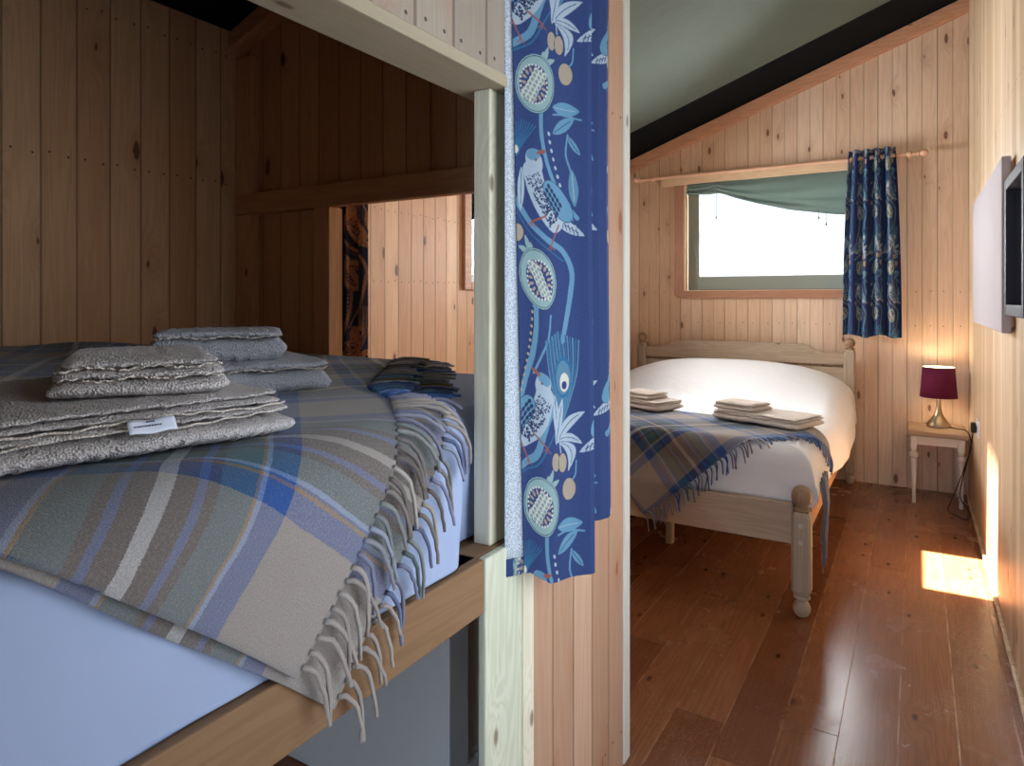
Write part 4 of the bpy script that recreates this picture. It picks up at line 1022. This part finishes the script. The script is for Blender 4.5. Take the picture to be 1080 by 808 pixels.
for x in (TX0+0.035, TX1-0.035):
    for y in (TY0+0.035, TY1-0.035):
        bm = bmesh.new(); box(bm, x-0.017, x+0.017, y-0.017, y+0.017, 0.325, 0.4015, bev=0.002)
        lathe(bm, [(0.008, 0.0), (0.011, 0.004), (0.010, 0.045), (0.013, 0.050), (0.013, 0.056), (0.010, 0.060), (0.014, 0.160), (0.017, 0.262), (0.015, 0.270), (0.021, 0.276), (0.023, 0.288), (0.021, 0.300), (0.015, 0.306), (0.014, 0.312), (0.019, 0.318), (0.019, 0.3255)], x, y, 0, 20)
        fromb('leg', bm, M['white'], tb, True, 0.6)
LX, LY = 0.112, 4.79
lp = thing('table_lamp', (LX, LY, TZ), 'table lamp with plum shade and brushed metal base on the bedside table', 'lamp')
bm = bmesh.new(); lathe(bm, [(0.055, 0.0), (0.062, 0.003), (0.063, 0.012), (0.058, 0.024), (0.045, 0.042), (0.030, 0.062), (0.020, 0.085), (0.014, 0.115), (0.012, 0.150), (0.012, 0.190), (0.009, 0.205)], LX, LY, TZ, 36); fromb('base', bm, M['nickel'], lp, True, 0.9)
bm = bmesh.new(); lathe(bm, [(0.014, 0.205), (0.014, 0.245), (0.006, 0.250)], LX, LY, TZ, 16); fromb('bulb_holder', bm, M['whitep'], lp, True, 0.7)
def shell(r0, r1, z0, z1, n=48):
    bm = bmesh.new(); a = [bm.verts.new((LX+r0*math.cos(2*PI*k/n), LY+r0*math.sin(2*PI*k/n), z0)) for k in range(n)]
    b = [bm.verts.new((LX+r1*math.cos(2*PI*k/n), LY+r1*math.sin(2*PI*k/n), z1)) for k in range(n)]
    for k in range(n): bm.faces.new((a[k], a[(k+1) % n], b[(k+1) % n], b[k]))
    return bm
sh = fromb('lamp_shade', shell(0.098, 0.084, TZ+0.178, TZ+0.362), M['plum'], lp, True); md = sh.modifiers.new('t', 'SOLIDIFY'); md.thickness = 0.001
o_ = sub('shade_lining', shell(0.0955, 0.0815, TZ+0.179, TZ+0.361), M['cream'], lp, sh, True)
for rr, z_ in ((0.0835, 0.362), (0.0975, 0.178)):
    bm = bmesh.new(); tube(bm, [(LX+rr*math.cos(a), LY+rr*math.sin(a), TZ+z_) for a in np.linspace(0, 2*PI, 49)], 0.0016, 6, cap=False); sub('rim', bm, M['cream'], lp, sh, True)
t = NT('lit_bulb'); em = t.n.new('ShaderNodeEmission'); em.inputs[0].default_value = (1, 0.8, 0.55, 1); em.inputs[1].default_value = 14; t.l.new(em.outputs[0], t.out.inputs[0])
bm = bmesh.new(); ball(bm, (LX, LY, TZ+0.275), 0.022, 1.2, 14); fromb('bulb', bm, t.m, lp, True)
pl_ = bpy.data.lights.new('bulb_light', 'POINT'); pl_.energy = 1.5; pl_.color = (1, 0.78, 0.55); pl_.shadow_soft_size = 0.025
po = bpy.data.objects.new('bulb_light', pl_); COL.objects.link(po); po.parent = lp; po.location = (0, 0, 0.31)
# cord from the lamp over the table to the plug, and a loop down to the floor
cd_ = thing('lamp_cord', (0.2, 4.3, 0), 'black lamp cord looping from the table to the wall socket and floor', 'cord')
def crspline(P_, k=10):
    P_ = [Vector(p) for p in P_]; out = []; n = len(P_)
    for i in range(n-1):
        p0, p1, p2, p3 = [P_[min(max(i+j, 0), n-1)] for j in (-1, 0, 1, 2)]
        for q in np.linspace(0, 1, k)[:-1]:
            q = float(q); out.append(0.5*((2*p1)+(-p0+p2)*q+(2*p0-5*p1+4*p2-p3)*q*q+(-p0+3*p1-3*p2+p3)*q**3))
    out.append(P_[-1]); return out
bm = bmesh.new()
tube(bm, crspline([(LX+0.058, LY-0.01, TZ+0.006), (0.20, 4.74, TZ+0.005), (0.250, 4.66, TZ+0.006), (0.262, 4.58, TZ-0.06), (0.225, 4.50, 0.25), (0.175, 4.48, 0.10), (0.150, 4.50, 0.010), (0.185, 4.44, 0.005), (0.230, 4.38, 0.005), (0.245, 4.46, 0.03), (0.205, 4.46, 0.12), (0.240, 4.36, 0.36), (0.252, 4.25, 0.50), (0.248, 4.20, 0.535)]), 0.0028, 8)
fromb('cable', bm, M['blackp'], cd_, True)
fromb('plug', B(0.238, 0.261, 4.155, 4.200, 0.515, 0.565, bev=0.005), M['blackp'], cd_)
sk = thing('wall_socket', (XR, 4.15, 0.54), 'white double wall socket low on the right-hand wall', 'socket')
fromb('plate', B(XR-0.010, XR, 4.075, 4.222, 0.497, 0.583, bev=0.003), M['whitep'], sk)
for y in (4.093, 4.130): fromb('switch', B(XR-0.014, XR-0.0095, y, y+0.012, 0.556, 0.574, bev=0.001), M['whitep'], sk)

# ================================================================== right wall pictures
cv = thing('blank_canvas', (0.25, 3.35, 1.09), 'long blank white stretched canvas on the right-hand wall', 'canvas')
fromb('canvas_cloth', B(0.236, 0.262, 2.69, 4.00, 1.090, 1.668, bev=0.004), M['artist'], cv)
fromb('stretcher_bar', B(0.2622, XR-0.001, 2.71, 3.98, 1.11, 1.65), M['pine_z'], cv)
mr = thing('wall_mirror', (0.25, 2.4, 1.15), 'small mirror in a dark slate frame beside the white canvas', 'mirror')
bm = bmesh.new(); y0, y1, z0, z1, w_ = 2.170, 2.605, 1.150, 1.575, 0.034
box(bm, 0.236, XR, y0, y0+w_, z0, z1, bev=0.003); box(bm, 0.236, XR, y1-w_, y1, z0, z1, bev=0.003)
box(bm, 0.236, XR, y0+w_, y1-w_, z0, z0+w_, bev=0.003); box(bm, 0.236, XR, y0+w_, y1-w_, z1-w_, z1, bev=0.003)
fromb('frame', bm, M['frame'], mr); fromb('mirror_glass', B(0.258, 0.264, y0+w_-0.004, y1-w_+0.004, z0+w_-0.004, z1-w_+0.004), M['mirror'], mr)
